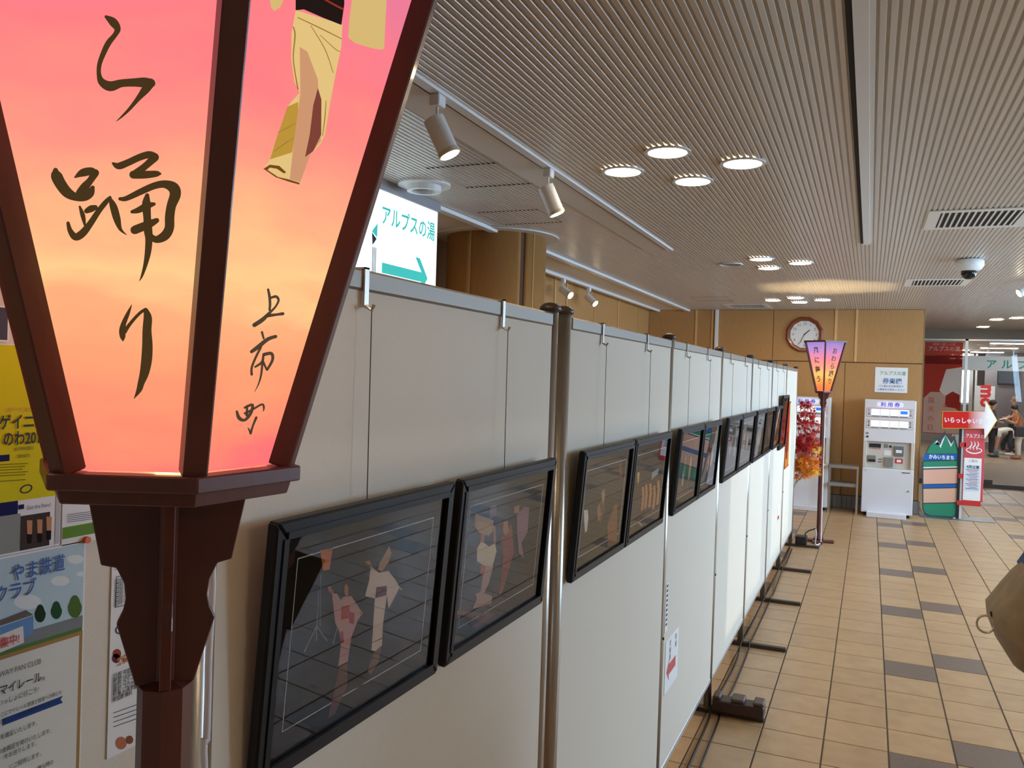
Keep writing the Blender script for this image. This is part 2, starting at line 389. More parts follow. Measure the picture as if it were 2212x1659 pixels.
def spot(name, label, base, aim, group, power=12, L=.15, r=.042, drop=.10):
    t = thing(name, label, 'spotlight', base, group)
    b = np.array(base, float); aim = np.asarray(aim, float)/np.linalg.norm(aim)
    MB().box(b[0]-.022, b[0]+.022, b[1]-.03, b[1]+.03, b[2]-.045, b[2]).build('track_adapter', m_white, t, bevel=.004)
    MB().cyl(b-[0, 0, .04], b-[0, 0, drop+.02], .006, n=8).build('stem', m_white, t)
    c = b-np.array([0, 0, drop+.02])
    p0 = c-aim*.03; p1 = p0+aim*L
    MB().cyl(p0, p1, r, n=24).build('lamp_body', m_white, t, smooth=False)
    MB().cyl(p1-aim*.012, p1+aim*.006, r*1.06, n=24).build('front_ring', mat('spot_ring', (206, 196, 180), .4), t)
    MB().cyl(p1+aim*.006, p1+aim*.009, r*.86, n=24).build('lens', m_spotl, t)
    l = bpy.data.lights.new('spot_beam', 'SPOT'); l.energy = power; l.spot_size = .8; l.spot_blend = .5; l.color = (1, .88, .7); l.shadow_soft_size = .03
    lo = bpy.data.objects.new('spot_beam', l); COL.objects.link(lo); lo.parent = t
    lo.matrix_parent_inverse = Matrix.Identity(4)
    q = Vector(aim).to_track_quat('-Z', 'Y')
    lo.location = Vector(p1+aim*.03-b); lo.rotation_euler = q.to_euler()
spot('track_spotlight', 'white cylinder spotlight on the slot track, closer to the near lantern', (-1.598, 2.88, C-.012), (.28, .1, -.6), 'spotlights on the slot track')
spot('track_spotlight', 'white cylinder spotlight on the slot track, midway along the slot', (-1.592, 4.09, C-.012), (.25, .12, -.6), 'spotlights on the slot track')
spot('track_spotlight', 'white spotlight below the cove rail, closer to the round wood column', (-3.13, 8.6, C-.035), (.75, -.25, -.5), 'spotlights below the cove rail', power=10)
spot('track_spotlight', 'white spotlight below the cove rail, farther from the round wood column', (-3.13, 9.5, C-.035), (.70, -.22, -.55), 'spotlights below the cove rail', power=10)
spot('track_spotlight', 'white spotlight on the ceiling beyond the dome camera', (1.43, 9.6, C-.002), (-.75, -.2, -.45), 'spotlight by the dome camera', power=10, drop=.05)

def vent(x0, x1, y0, y1, label, frame=.07):
    t = thing('ceiling_vent', label, 'vent', ((x0+x1)/2, (y0+y1)/2, C), 'air vents in the ceiling')
    f = MB()
    for a in ((x0-frame, x1+frame, y0-frame, y0), (x0-frame, x1+frame, y1, y1+frame), (x0-frame, x0, y0, y1), (x1, x1+frame, y0, y1)): f.box(*a, C-.006, C)
    f.build('vent_frame', m_cream, t)
    MB().box(x0, x1, y0, y1, C-.0015, C).build('vent_opening', m_blackhole, t)
    k = int((x1-x0)/.035)
    for i in range(k):
        xx = x0+(i+.5)*(x1-x0)/k
        MB().box(xx-.006, xx+.006, y0, y1, C-.006, C-.0016).build('vent_blade', m_cream, t)
vent(.37, .83, 5.83, 6.36, 'slotted ceiling air vent between the light slot and the dome camera')
vent(.37, .83, 9.46, 9.95, 'slotted ceiling air vent beyond the dome camera')
vent(-1.92, -1.44, 12.2, 12.72, 'slotted ceiling air vent close above the wall clock corner')
def hatch(x0, x1, y0, y1, label):
    t = thing('ceiling_hatch', label, 'hatch', ((x0+x1)/2, (y0+y1)/2, C), 'access hatches in the slatted ceiling')
    for y in (y0, y1):
        mb = MB(); x = x0
        while x < x1: mb.box(x, x+.016, y-.012, y+.012, C-.0012, C); x += SP
        mb.build('hatch_gap', m_blackhole, t)
    for x in (x0, x1): MB().box(x-.004, x+.004, y0, y1, C-.0012, C).build('hatch_edge', m_back, t)
hatch(-2.24, -1.79, 3.94, 4.42, 'square access hatch outline in slats near the hanging lightbox')
hatch(-2.5, -2.06, 5.13, 5.59, 'square access hatch outline in slats before the round column')
hatch(-2.24, -1.74, 11.1, 11.6, 'square access hatch outline in slats near the clock wall')
t = thing('ceiling_diffuser', 'round white ceiling air diffuser above the hanging lightbox', 'vent', (-2.44, 4.27, C))
MB().ring((-2.44, 4.27, C), .10, .155, -.012, 0, 32).build('outer_ring', m_white, t)
MB().ring((-2.44, 4.27, C), .075, .10, -.045, -.002, 32).build('inner_collar', m_white, t)
MB().lathe([(.075, -.004), (.075, -.001)], (-2.44, 4.27, C), 32).build('dark_throat', m_blackhole, t)
t = thing('dome_camera', 'white dome security camera with black bubble on the slatted ceiling', 'camera', (.735, 8.0, C))
MB().lathe([(.085, 0), (.112, -.015), (.115, -.05), (.095, -.085), (.068, -.10)], (.735, 8.0, C), 32).build('housing', m_white, t, smooth=True)
MB().lathe([(.062, -.10), (.06, -.125), (.048, -.15), (.028, -.166), (.004, -.17)], (.735, 8.0, C), 24).build('dome', mat('dome_black', (20, 20, 22), .08), t, smooth=True)

# hanging light-box sign
SX = -2.62
sg = thing('hanging_sign', 'white backlit hanging sign with teal katakana and arrow', 'sign', (SX, 4.2, C))
m_sign = mat('lit_acrylic', (240, 248, 250), .3, emit=(236, 248, 255), es=.45)
MB().box(SX-.07, SX, 3.62, 4.775, 2.24, C-.06).build('sign_face_box', m_sign, sg, bevel=.003)
MB().box(SX-.08, SX+.01, 3.6, 4.79, C-.06, C).build('sign_mount', mat('sign_mount', (150, 146, 150), .5), sg)
m_teals = mat('teal_backlit_print', (30, 170, 160), .5, emit=(40, 178, 168), es=.35)
text('アルプスの湯', .125, m_teals, sg, (SX, 4.42, 2.655), (0, 1, 0), (0, 0, 1), squash=.86, bold=.014)
mb = MB(); P = lambda y, z: (SX+.002, y, z)
mb.poly([P(4.12, 2.425), P(4.58, 2.425), P(4.50, 2.51), P(4.555, 2.51), P(4.66, 2.395), P(4.555, 2.28), P(4.50, 2.28), P(4.58, 2.365), P(4.12, 2.365)])
mb.build('arrow', m_teals, sg)
mb = MB()
for y in (4.02, 4.035, 4.05): mb.poly([P(y-.003, 2.33), P(y+.003, 2.33), P(y+.003, 2.50), P(y-.003, 2.50)])
mb.build('pattern_lines', m_txt, sg)
for q3 in ([P(4.005, 2.585), P(4.06, 2.64), P(4.06, 2.56)], [P(4.005, 2.33), P(4.06, 2.33), P(4.06, 2.26)]): MB().poly(q3).build('pattern_triangle', m_teals, sg)
MB().poly([P(4.005, 2.58), P(4.055, 2.55), P(4.015, 2.51)]).build('pattern_dark_triangle', m_txt, sg)

# ================================================================== display panels
PX = -.755
posts = [-.47, .785, 1.985, 2.085, 3.345, 4.585, 5.845, 7.115, 8.39, 9.685]
PT = 1.962
plabels = {1: 'cream display panel holding the posters behind the near lantern', 2: 'cream display panel holding the two pictures beside the near lantern',
           4: 'cream display panel holding pictures just beyond the double post', 5: 'cream display panel with red arrow notice stuck low on it',
           6: 'cream display panel between the brown foot block and the second plain foot', 7: 'cream display panel with fifth pair of pictures beyond the double post',
           8: 'cream display panel carrying the orange picture and the taller black framed one', 9: 'last cream display panel, beside the maple branch, with a poster'}
for i in range(1, len(posts)):
    if i == 3: continue
    a, b = posts[i-1]+.0225, posts[i]-.0225
    t = thing('display_panel', plabels[i], 'display panel', (PX, (a+b)/2, .165), 'row of display panels')
    MB().box(PX-.014, PX+.014, a, b, .185, PT-.03).build('board', m_panel, t)
    MB().box(PX-.018, PX+.018, a, b, PT-.034, PT).build('top_rail', m_rail, t, bevel=.004)
    MB().box(PX-.017, PX+.017, a, b, .165, .19).build('bottom_rail', mat('bottom_rail', (190, 186, 180), .4, .4), t, bevel=.003)
nm = ['pole behind the near lantern post', 'pole left of the near pictures', 'near pole of the touching double pair', 'far pole of the touching double pair', 'pole left of the arrow notice panel',
      'pole with the brown weight on its foot', 'pole with the second foot', 'pole with the third foot', 'pole with the fourth foot', 'last pole beside the black power box']
for i, y in enumerate(posts):
    t = thing('panel_post', 'slim aluminium panel '+nm[i], 'post', (PX, y, 0), 'aluminium panel posts')
    MB().cyl((PX, y, .02), (PX, y, PT+.004), .021, n=20).build('pole', m_alu, t, smooth=True)
    MB().lathe([(.022, 0), (.028, .004), (.028, .012), (.018, .021), (.004, .024)], (PX, y, PT+.004), 16).build('cap', mat('post_cap', (70, 60, 54), .4), t, smooth=True)
    for dz in (.75,): MB().cyl((PX+.018, y-.004, dz), (PX+.0235, y-.004, dz), .006, n=8).build('lock_hole', m_black, t)
    dy = .0 if i not in (2, 3) else (-.02 if i == 2 else .02)
    MB().box(PX-.30, PX+.30, y-.02+dy, y+.02+dy, .0, .028).build('foot', m_dark, t, bevel=.004)
# brown slotted weight on the foot of the pole at 4.585
y = posts[5]
wt = thing('foot_weight', 'dark brown slotted counterweight resting on a panel foot', 'weight', (PX+.17, y, .028))
mb = MB()
mb.box(PX+.035, PX+.30, y-.05, y+.05, .028, .088)
mb.build('weight_body', mat('weight_brown', (62, 44, 38), .5), wt, bevel=.005)
for a, b in ((PX+.035, PX+.075), (PX+.13, PX+.20), (PX+.245, PX+.30)):
    MB().box(a, b, y-.05, y+.05, .088, .110).build('weight_lug', mat('weight_brown2', (78, 60, 52), .5), wt, bevel=.006)

# cables along the floor
def cable(pts, r, label, m=m_black, name='floor_cable'):
    q = catmull([np.array(p, float) for p in pts], 6)
    return tag(MB().tube(q, r, 6).build(name, m, smooth=True), label, 'cable', 'cables along the panel feet')
cable([(-0.705, 3.2, .006), (-0.715, 3.9, .006), (-0.725, 4.45, .006), (-0.735, 4.58, .036), (-0.735, 4.75, .006), (-0.725, 5.4, .006), (-0.745, 5.84, .036), (-0.745, 6.1, .006), (-0.735, 7.115, .036), (-0.745, 7.5, .006), (-0.735, 8.39, .036), (-0.735, 8.9, .006), (-0.745, 9.55, .006)],
      .006, 'thicker black cable along the floor nearer the panel feet')
cable([(-0.645, 3.2, .005), (-0.665, 4.0, .005), (-0.675, 4.45, .005), (-0.690, 4.66, .005), (-0.675, 5.0, .005), (-0.685, 5.7, .005), (-0.695, 5.845, .034), (-0.695, 6.0, .005), (-0.695, 7.0, .005), (-0.695, 7.115, .034), (-0.695, 7.4, .005), (-0.705, 8.39, .034), (-0.705, 8.7, .005), (-0.715, 9.5, .005)],
      .005, 'thinner black cable along the floor farther from the panels')

# ================================================================== framed pictures
FT, FBm = -.692, -.7185          # front plane X at top and bottom edge (pictures tip forward)
FZ0, FZ1 = 1.245, 1.603
def fplane(z, z0, z1, xt=FT, xb=FBm): return xb+(xt-xb)*(z-z0)/(z1-z0)
def picture(name, label, y0, y1, z0, z1, bgcol, lines=True, matcol=(50, 42, 34), fw=.024, mw=.036, tilt=True, group='framed photographs on the panels', cat='picture'):
    xt, xb = (FT, FBm)
    t = thing(name, label, cat, (-.735, (y0+y1)/2, z0), group)
    p0 = np.array([xb, y0, z0]); up = np.array([xt-xb, 0, z1-z0]); Hh = np.linalg.norm(up); up = up/Hh
    yd = np.array([0, 1., 0]); nrm = np.cross(yd, up)
    Wd = y1-y0
    def F(u, v, d=0.): return p0+yd*u+up*v+nrm*d
    th = .018
    for (u0, u1, v0, v1, nmn) in ((0, Wd, Hh-fw, Hh, 'top'), (0, Wd, 0, fw, 'bottom'), (0, fw, fw, Hh-fw, 'left'), (Wd-fw, Wd, fw, Hh-fw, 'right')):
        q4 = {'top': [(fw, Hh-fw), (Wd-fw, Hh-fw), (Wd, Hh), (0, Hh)], 'bottom': [(0, 0), (Wd, 0), (Wd-fw, fw), (fw, fw)],
              'left': [(0, 0), (fw, fw), (fw, Hh-fw), (0, Hh)], 'right': [(Wd-fw, fw), (Wd, 0), (Wd, Hh), (Wd-fw, Hh-fw)]}[nmn]
        MB().prism([F(*p) for p in q4], -nrm*th).build('frame_bar', m_frame, t, bevel=.003)
        # inner bead, a second step of the moulding
        q = fw*.38
        if nmn == 'top': a = (fw-q*.2, Wd-fw+q*.2, v0-.001, v0+q)
        elif nmn == 'bottom': a = (fw-q*.2, Wd-fw+q*.2, v1-q, v1+.001)
        elif nmn == 'left': a = (u1-q, u1+.001, fw, Hh-fw)
        else: a = (u0-.001, u0+q, fw, Hh-fw)
        MB().prism([F(a[0], a[2], .002), F(a[1], a[2], .002), F(a[1], a[3], .002), F(a[0], a[3], .002)], -nrm*.006).build('frame_bead', m_frame, t)
    mm = mat('mount_%d_%d_%d' % matcol, matcol, .9, spec=.05)
    MB().prism([F(fw*.5, fw*.5, -.009), F(Wd-fw*.5, fw*.5, -.009), F(Wd-fw*.5, Hh-fw*.5, -.009), F(fw*.5, Hh-fw*.5, -.009)], -nrm*.008).build('mount_board', mm, t)
    a = fw+mw
    ph = MB().prism([F(a, a, -.0085), F(Wd-a, a, -.0085), F(Wd-a, Hh-a, -.0085), F(a, Hh-a, -.0085)], -nrm*.0006).build('photo', bgcol, t)
    if lines:
        mb = MB(); lw = .0016
        for b in ((a-lw, Wd-a+lw, a-lw, a), (a-lw, Wd-a+lw, Hh-a, Hh-a+lw), (a-lw, a, a, Hh-a), (Wd-a, Wd-a+lw, a, Hh-a)):
            mb.poly([F(b[0], b[2], -.0083), F(b[1], b[2], -.0083), F(b[1], b[3], -.0083), F(b[0], b[3], -.0083)])
        mb.build('white_border', m_paper, t)
    MB().poly([F(fw*.8, fw*.8, -.005), F(Wd-fw*.8, fw*.8, -.005), F(Wd-fw*.8, Hh-fw*.8, -.005), F(fw*.8, Hh-fw*.8, -.005)]).build('glass_pane', m_glass, t, recalc=False)
    base = F(0, 0, -.0080)
    def px(x, y, lay=0):        # pixel of the photograph on the print plane
        return onpl(x, y, base+nrm*(.0002*lay), nrm)
    def uv(u, v, lay=0): return F(a+u*(Wd-2*a), a+v*(Hh-2*a), -.0080+.0002*lay)
    return t, ph, px, uv
def colm(c): return mat('print_%d_%d_%d' % c, c, .9, spec=.08)
m_photo = mat('photo_dark', (54, 44, 32), .9, noise=.25, nscale=9, spec=.05)
def polys(t, put, lst, org, s):
    for k, (nm_, c, pts) in enumerate(lst):
        MB().poly([put(org[0]+x*s, org[1]+y*s, k % 6) for x, y in pts]).build(nm_, colm(c), t, recalc=False)
FR = [(.862, 1.362), (1.392, 1.902), (2.118, 2.640), (2.652, 3.190), (3.365, 3.875), (3.885, 4.375), (4.60, 5.13), (5.15, 5.78), (5.87, 6.43), (6.44, 6.98), (7.14, 7.65), (7.70, 8.25)]
flab = ['black framed photo of two dancers in kimono with tripod and lantern', 'black framed photo of a dancer lowering a yellow straw hat',
        'black framed photo of an orange night crowd beyond the double post', 'black framed photo of a row of small dancers under a white sheet',
        'black framed photo above the red arrow notice', 'black framed photo right of the one above the arrow notice',
        'left framed photo on the panel behind the brown foot block', 'right framed photo on the panel behind the brown foot block',
        'left framed photo on the fifth panel past the lantern', 'right framed photo on the fifth panel past the lantern',
        'black framed photo glowing orange and yellow at its foot', 'taller black framed red photo near the end of the row']
pics = []
for i, (a, b) in enumerate(FR):
    z0, z1 = (FZ0, FZ1) if i != 11 else (1.20, 1.69)
    bg = m_photo
    if i == 10: bg = colm((122, 70, 30))
    if i == 11: bg = colm((126, 40, 30))
    if 4 <= i <= 9: bg = mat('photo_mid', (92, 84, 78), .9, noise=.3, nscale=14, spec=.05)
    pics.append(picture('framed_photo', flab[i], a, b, z0, z1, bg))
SKIN = (196, 130, 84)
t, ph, px, uv = pics[0]; s1 = .349; o1 = (560, 1080)
polys(t, px, [('lantern_print', (224, 130, 56), [(378, 312), (455, 297), (435, 430), (395, 440)]),
  ('kimono_print', (214, 168, 160), [(520, 600), (570, 595), (600, 640), (640, 700), (610, 745), (570, 850), (548, 1000), (490, 1030), (505, 900), (495, 810), (470, 760), (450, 580), (480, 580), (505, 620)]),
  ('obi_print', (196, 74, 44), [(508, 660), (560, 650), (555, 730), (508, 742)]),
  ('arm_print', SKIN, [(425, 540), (440, 535), (465, 575), (450, 585), (430, 565)]),
  ('head_print', SKIN, [(528, 530), (540, 515), (552, 540), (552, 590), (535, 600), (526, 570)]),
  ('hand_print', SKIN, [(625, 690), (645, 705), (620, 712)]),
  ('reflection_print', (128, 92, 72), [(495, 1035), (545, 1010), (545, 1150), (470, 1320), (425, 1355), (450, 1240)]),
  ('kimono_print', (232, 210, 188), [(690, 410), (740, 450), (800, 440), (840, 490), (870, 540), (800, 675), (790, 590), (765, 780), (760, 900), (720, 935), (695, 930), (705, 780), (715, 610), (655, 595), (680, 500)]),
  ('obi_print', (110, 44, 40), [(725, 540), (790, 530), (788, 590), (718, 608)]),
  ('hat_print', (190, 142, 86), [(805, 285), (818, 330), (800, 390), (760, 440), (735, 430), (745, 390)]),
  ('hand_print', SKIN, [(655, 380), (685, 375), (695, 405), (670, 400)]),
  ('hand_print', SKIN, [(865, 530), (888, 555), (870, 560)]),
  ('fold_print', (176, 140, 150), [(705, 780), (725, 640), (740, 640), (722, 930), (697, 928)]),
  ('reflection_print', (140, 100, 70), [(710, 940), (755, 910), (740, 1000), (690, 1080), (670, 1060)]),
  ('flower_print', (190, 90, 92), [(560, 690), (590, 700), (585, 770), (555, 760)]),
  ('flower_print', (190, 90, 92), [(500, 820), (520, 810), (525, 880), (505, 890)])], o1, s1)
mb = MB()
for st in ([(366, 560, 3), (364, 680, 4), (355, 780, 4), (355, 870, 5)], [(355, 780, 6), (318, 860, 6), (280, 940, 6)], [(355, 780, 5), (390, 830, 5), (420, 872, 5)], [(480, 800, 4), (458, 890, 4)], [(380, 460, 2), (378, 780, 2)]):
    brush(mb, st, lambda x, y: px(o1[0]+x*s1, o1[1]+y*s1, 3))
mb.build('tripod_print', colm((176, 164, 150)), t, recalc=False)
mb = MB()
for st in ([(140, 780, 5), (480, 900, 5), (800, 1010, 5)], [(150, 1130, 5), (480, 980, 5), (980, 760, 5)], [(120, 1400, 5), (560, 1180, 6), (990, 1000, 5)], [(600, 640, 4), (980, 720, 4)], [(290, 560, 4), (640, 440, 4), (1000, 330, 4)]):
    brush(mb, st, lambda x, y: px(o1[0]+x*s1, o1[1]+y*s1, 1))
mb.build('paving_lines_print', colm((44, 36, 28)), t, recalc=False)
t, ph, px, uv = pics[1]; s2 = .3014; o2 = (940, 980)
polys(t, px, [('figure_print', (128, 88, 104), [(400, 380), (440, 365), (440, 440), (400, 470), (385, 450)]),
  ('kimono_print', (236, 220, 186), [(325, 635), (350, 640), (385, 665), (430, 640), (440, 700), (405, 830), (345, 800), (300, 770), (300, 680)]),
  ('skirt_print', (206, 170, 156), [(360, 800), (415, 810), (385, 930), (350, 1000), (410, 1020), (405, 1070), (330, 1100), (270, 1112), (300, 1040), (290, 1005), (325, 990), (340, 890)]),
  ('arm_print', SKIN, [(330, 575), (355, 580), (350, 640), (325, 635)]),
  ('arm_print', SKIN, [(415, 515), (432, 520), (437, 640), (420, 640)]),
  ('hat_print', (198, 156, 76), [(288, 432), (420, 478), (410, 560), (385, 590), (320, 570), (283, 520)]),
  ('sash_print', (196, 60, 40), [(330, 795), (358, 800), (350, 875), (322, 860)]),
  ('figure_print', (160, 82, 46), [(470, 600), (550, 505), (565, 700), (525, 850), (490, 970), (460, 1020), (470, 900), (485, 720)]),
  ('face_print', SKIN, [(490, 490), (520, 478), (528, 560), (500, 585), (486, 550)]),
  ('figure_print', (168, 122, 132), [(585, 440), (640, 380), (675, 385), (662, 560), (620, 640), (635, 750), (600, 710), (588, 560)]),
  ('face_print', SKIN, [(565, 380), (605, 370), (600, 420), (570, 430)]),
  ('pavement_print', (130, 92, 88), [(152, 1125), (430, 1148), (300, 1250), (260, 1240), (360, 1165), (152, 1158)])], o2, s2)
mb = MB()
for st in ([(160, 740, 4), (700, 830, 4)], [(130, 1010, 4), (400, 960, 4), (700, 840, 4)], [(230, 520, 4), (700, 390, 4)], [(200, 600, 4), (600, 660, 4), (720, 700, 4)]):
    brush(mb, st, lambda x, y: px(o2[0]+x*s2, o2[1]+y*s2, 0))
mb.build('paving_lines_print', colm((44, 36, 28)), t, recalc=False)
t, ph, px, uv = pics[2]; o3 = (1180, 800); s3 = .3014
polys(t, px, [('figure_print', (226, 214, 198), [(270, 1002), (298, 1000), (302, 1060), (292, 1150), (278, 1165), (272, 1080)]),
  ('figure_print', (150, 92, 50), [(440, 1100), (490, 960), (510, 960), (505, 1240), (440, 1270)]),
  ('figure_print', (116, 74, 46), [(385, 960), (410, 850), (425, 850), (420, 1000), (385, 1120)]),
  ('figure_print', (196, 150, 110), [(395, 880), (412, 845), (420, 900), (405, 960)]),
  ('figure_print', (166, 120, 90), [(365, 990), (380, 950), (395, 1040), (372, 1090)]),
  ('lantern_print', (140, 70, 40), [(520, 680), (540, 655), (545, 760), (525, 780)])], o3, s3)
t, ph, px, uv = pics[3]
polys(t, px, [('lantern_print', (226, 170, 100), [(653, 735), (670, 728), (664, 800), (655, 822)])] +
  [('figure_print', (206, 140, 90), [(x, y), (x+15, y-8), (x+20, y+60), (x+8, y+165), (x-8, y+170), (x+2, y+70)]) for x, y in ((685, 840), (708, 825), (738, 815), (766, 830), (795, 795))] +
  [('sheet_print', (170, 164, 150), [(760, 730), (808, 700), (800, 745), (752, 785)]), ('pavement_print', (150, 140, 110), [(650, 1090), (662, 1083), (692, 1105), (684, 1120)])], o3, s3)
rr = random.Random(3)
for i in range(4, 12):
    t, ph, px, uv = pics[i]
    if i == 10: cs = [(206, 130, 40), (224, 160, 60), (150, 60, 30), (90, 50, 30), (210, 90, 30)]
    elif i == 11: cs = [(190, 50, 40), (150, 30, 28), (90, 30, 26), (200, 90, 60)]
    else: cs = [(180, 172, 160), (120, 104, 92), (150, 96, 70), (70, 66, 64), (196, 150, 110), (160, 60, 50)]
    for k in range(7):
        u = rr.uniform(.05, .85); wv = rr.uniform(.05, .13); v = rr.uniform(.08, .4); hv = rr.uniform(.25, .5)
        MB().poly([uv(u, v, k % 5), uv(u+wv*.7, v, k % 5), uv(u+wv, v+hv*.5, k % 5), uv(u+wv*.6, v+hv, k % 5), uv(u+wv*.2, v+hv*.95, k % 5), uv(u-wv*.2, v+hv*.5, k % 5)]).build('figure_print', colm(cs[k % len(cs)]), t, recalc=False)
# unframed poster near the end of the row
t = thing('photo_poster', 'unframed red and golden poster on the last display panel', 'poster', (-.735, 8.68, .95))
XP = PX+.0146
MB().box(XP, XP+.004, 8.47, 8.95, .96, 1.615).build('sheet', colm((150, 60, 34)), t)
for k, (c, y0, y1, z0, z1) in enumerate([((180, 40, 30), 8.48, 8.80, 1.25, 1.60), ((206, 120, 40), 8.50, 8.78, .97, 1.12), ((226, 196, 130), 8.84, 8.94, .97, 1.60), ((110, 40, 28), 8.56, 8.70, 1.05, 1.32)]):
    MB().box(XP+.0041+.0002*k, XP+.0043+.0002*k, y0, y1, z0, z1).build('poster_print', colm(c), t)
# hooks with wires
hl = ['photo of two dancers beside the near lantern', 'photo of the yellow straw hat dancer', 'photo of the orange night crowd', 'photo of the row of small dancers', 'photo above the red arrow notice',
      'photo right of the arrow notice', 'left photo behind the brown foot block', 'right photo behind the brown foot block', 'left photo on the fifth panel', 'right photo on the fifth panel', 'orange and yellow photo', 'tall red photo near the row end']
for i, (a, b) in enumerate(FR):
    yc = (a+b)/2; z1 = FZ1 if i != 11 else 1.69
    t = thing('picture_hook', 'grey metal hook and wire holding the '+hl[i], 'hook', (PX, yc, PT), 'picture hooks over the panel tops')
    hk = mat('hook_metal', (168, 160, 148), .35, .6)
    MB().box(PX-.022, PX+.022, yc-.006, yc+.006, PT, PT+.003).build('hook_bridge', hk, t)
    MB().box(PX+.019, PX+.022, yc-.006, yc+.006, PT-.06, PT+.003).build('hook_strap', hk, t)
    MB().box(PX-.022, PX-.019, yc-.006, yc+.006, PT-.03, PT+.003).build('hook_strap', hk, t)
    MB().tube([(PX+.021, yc, PT-.058), (PX+.032, yc, PT-.064), (PX+.036, yc, PT-.056)], .003, 6).build('hook_tip', hk, t)
    MB().cyl((PX+.032, yc, PT-.06), (PX+.034, yc, z1-.012), .0009, n=5).build('wire', m_dark, t)

# notices taped on the panels
def sheet(name, label, cat, y0, y1, z0, z1, X=XP, group=None, m=m_paper, th=.0012):
    t = thing(name, label, cat, (X, (y0+y1)/2, z0), group)
    MB().box(X, X+th, y0, y1, z0, z1).build('paper', m, t); return t
t = sheet('arrow_notice', 'white paper notice with red arrow low on a display panel', 'notice', 3.415, 3.67, .49, .715)
q = XP+.0016
MB().poly([(q, 3.62, .60), (q, 3.62, .555), (q, 3.49, .555), (q, 3.49, .53), (q, 3.44, .578), (q, 3.49, .62), (q, 3.49, .60)]).build('red_arrow', mat('arrow_red', (206, 90, 88), .6), t, recalc=False)
vtext('会場', .03, .034, m_txt, t, (q, 3.61, .70), (0, 1, 0), (0, 0, 1)); vtext('写真展', .028, .03, m_txt, t, (q, 3.50, .70), (0, 1, 0), (0, 0, 1))
t = sheet('text_notice', 'narrow white paper notice with a column of small print above the arrow notice', 'notice', 3.385, 3.43, .76, .965)
for k in range(9): MB().box(q, q+.0002, 3.395, 3.42, .945-.02*k, .955-.02*k).build('print_line', m_txt, t)
t = sheet('small_notice', 'small white notice with red foot near the end of the panel row', 'notice', 7.98, 8.13, .53, .67)
MB().box(q, q+.0003, 7.99, 8.12, .535, .57).build('red_band', m_red, t)

# ================================================================== posters on the panel behind the lantern
def pp(x, y, k=0): return onx(x, y, XP+.0013+.00015*k)
pn = lambda t, nm_, c, pts, k: MB().poly([pp(x, y, k) for x, y in pts]).build(nm_, colm(c), t, recalc=False)
def pline(t, rows, c, w, k=4, nm_='print_line'):
    mb = MB()
    for (xa, ya, xb, yb) in rows: brush(mb, [(xa, ya, w), ((xa+xb)/2, (ya+yb)/2, w), (xb, yb, w)], lambda x, y: pp(x, y, k))
    mb.build(nm_, colm(c), t, recalc=False)
YDIR, ZDIR = (0, 1, 0), (0, 0, 1)
def yz(x, y): p = onx(x, y, XP); return p[1], p[2]
# railway poster
ya, za = yz(184, 1167); 
t = sheet('railway_poster', 'blue sky poster with blue kanji, trees and a framed text area', 'poster', .36, ya, 1.06, za)
sz = .0013
def rect(t, nm_, c, y0, y1, z0, z1, k): MB().box(XP+sz+.00015*k, XP+sz+.00015*k+.0001, y0, y1, z0, z1).build(nm_, colm(c), t)
Z = lambda x, y: yz(x, y)[1]
Yc = lambda x, y: yz(x, y)[0]
zg = Z(180, 1352)
rect(t, 'sky_print', (188, 212, 222), .362, ya-.002, zg, za-.002, 0)
rect(t, 'grass_print', (92, 128, 70), .362, ya-.002, 1.062, zg, 0)
yi = Yc(168, 1400); zi = Z(168, 1372)
rect(t, 'frame_print', (170, 134, 84), .37, yi+.004, 1.07, zi+.004, 1)
rect(t, 'text_area_print', (222, 222, 214), .372, yi, 1.074, zi, 2)
rect(t, 'road_print', (130, 136, 140), .362, ya-.002, zg, zg+.012, 2)
for (x, y, r, c) in ((87, 1325, 15, (44, 64, 44)), (122, 1318, 15, (50, 86, 56)), (162, 1310, 19, (88, 116, 58))):
    pn(t, 'tree_print', c, [(x+r*.8*math.cos(a)*(1 if math.sin(a) > -.3 else .8), y+r*1.3*math.sin(a)) for a in np.linspace(0, 2*math.pi, 16, endpoint=False)], 3)
for (x, y, w) in ((163, 1208, 18), (130, 1255, 20), (175, 1240, 10), (60, 1300, 30)):
    pn(t, 'cloud_print', (226, 234, 234), [(x+w*math.cos(a), y+w*.55*math.sin(a)) for a in np.linspace(0, 2*math.pi, 14, endpoint=False)], 1)
pn(t, 'station_print', (110, 150, 196), [(0, 1355), (72, 1330), (72, 1370), (0, 1395)], 3)
pn(t, 'station_roof_print', (116, 104, 96), [(0, 1340), (56, 1318), (72, 1328), (0, 1352)], 4)
pn(t, 'banner_print', (232, 226, 220), [(0, 1372), (50, 1352), (52, 1388), (0, 1410)], 4)
th_ = Z(20, 1215)-Z(20, 1255)
ck = (.0, 1., 0)
text('やま鉄道', th_*1.02, m_blue, t, (XP+.0022, Yc(80, 1235), Z(80, 1240)), YDIR, ZDIR, bold=.012, squash=.80)
text('クラブ', th_*1.0, m_blue, t, (XP+.0022, Yc(30, 1290), Z(30, 1290)), YDIR, ZDIR, bold=.012, squash=.80)
text('募集中!', th_*.62, m_red, t, (XP+.0024, Yc(8, 1395), Z(8, 1395)), YDIR, ZDIR, bold=.012, squash=.78)
text('RAILWAY FAN CLUB', th_*.42, colm((120, 118, 118)), t, (XP+.0022, Yc(85, 1425), Z(85, 1432)), YDIR, ZDIR, align='RIGHT', squash=.8)
text('マイレール。', th_*.62, m_txt, t, (XP+.0022, Yc(104, 1460), Z(104, 1462)), YDIR, ZDIR, align='RIGHT', bold=.008, squash=.8)
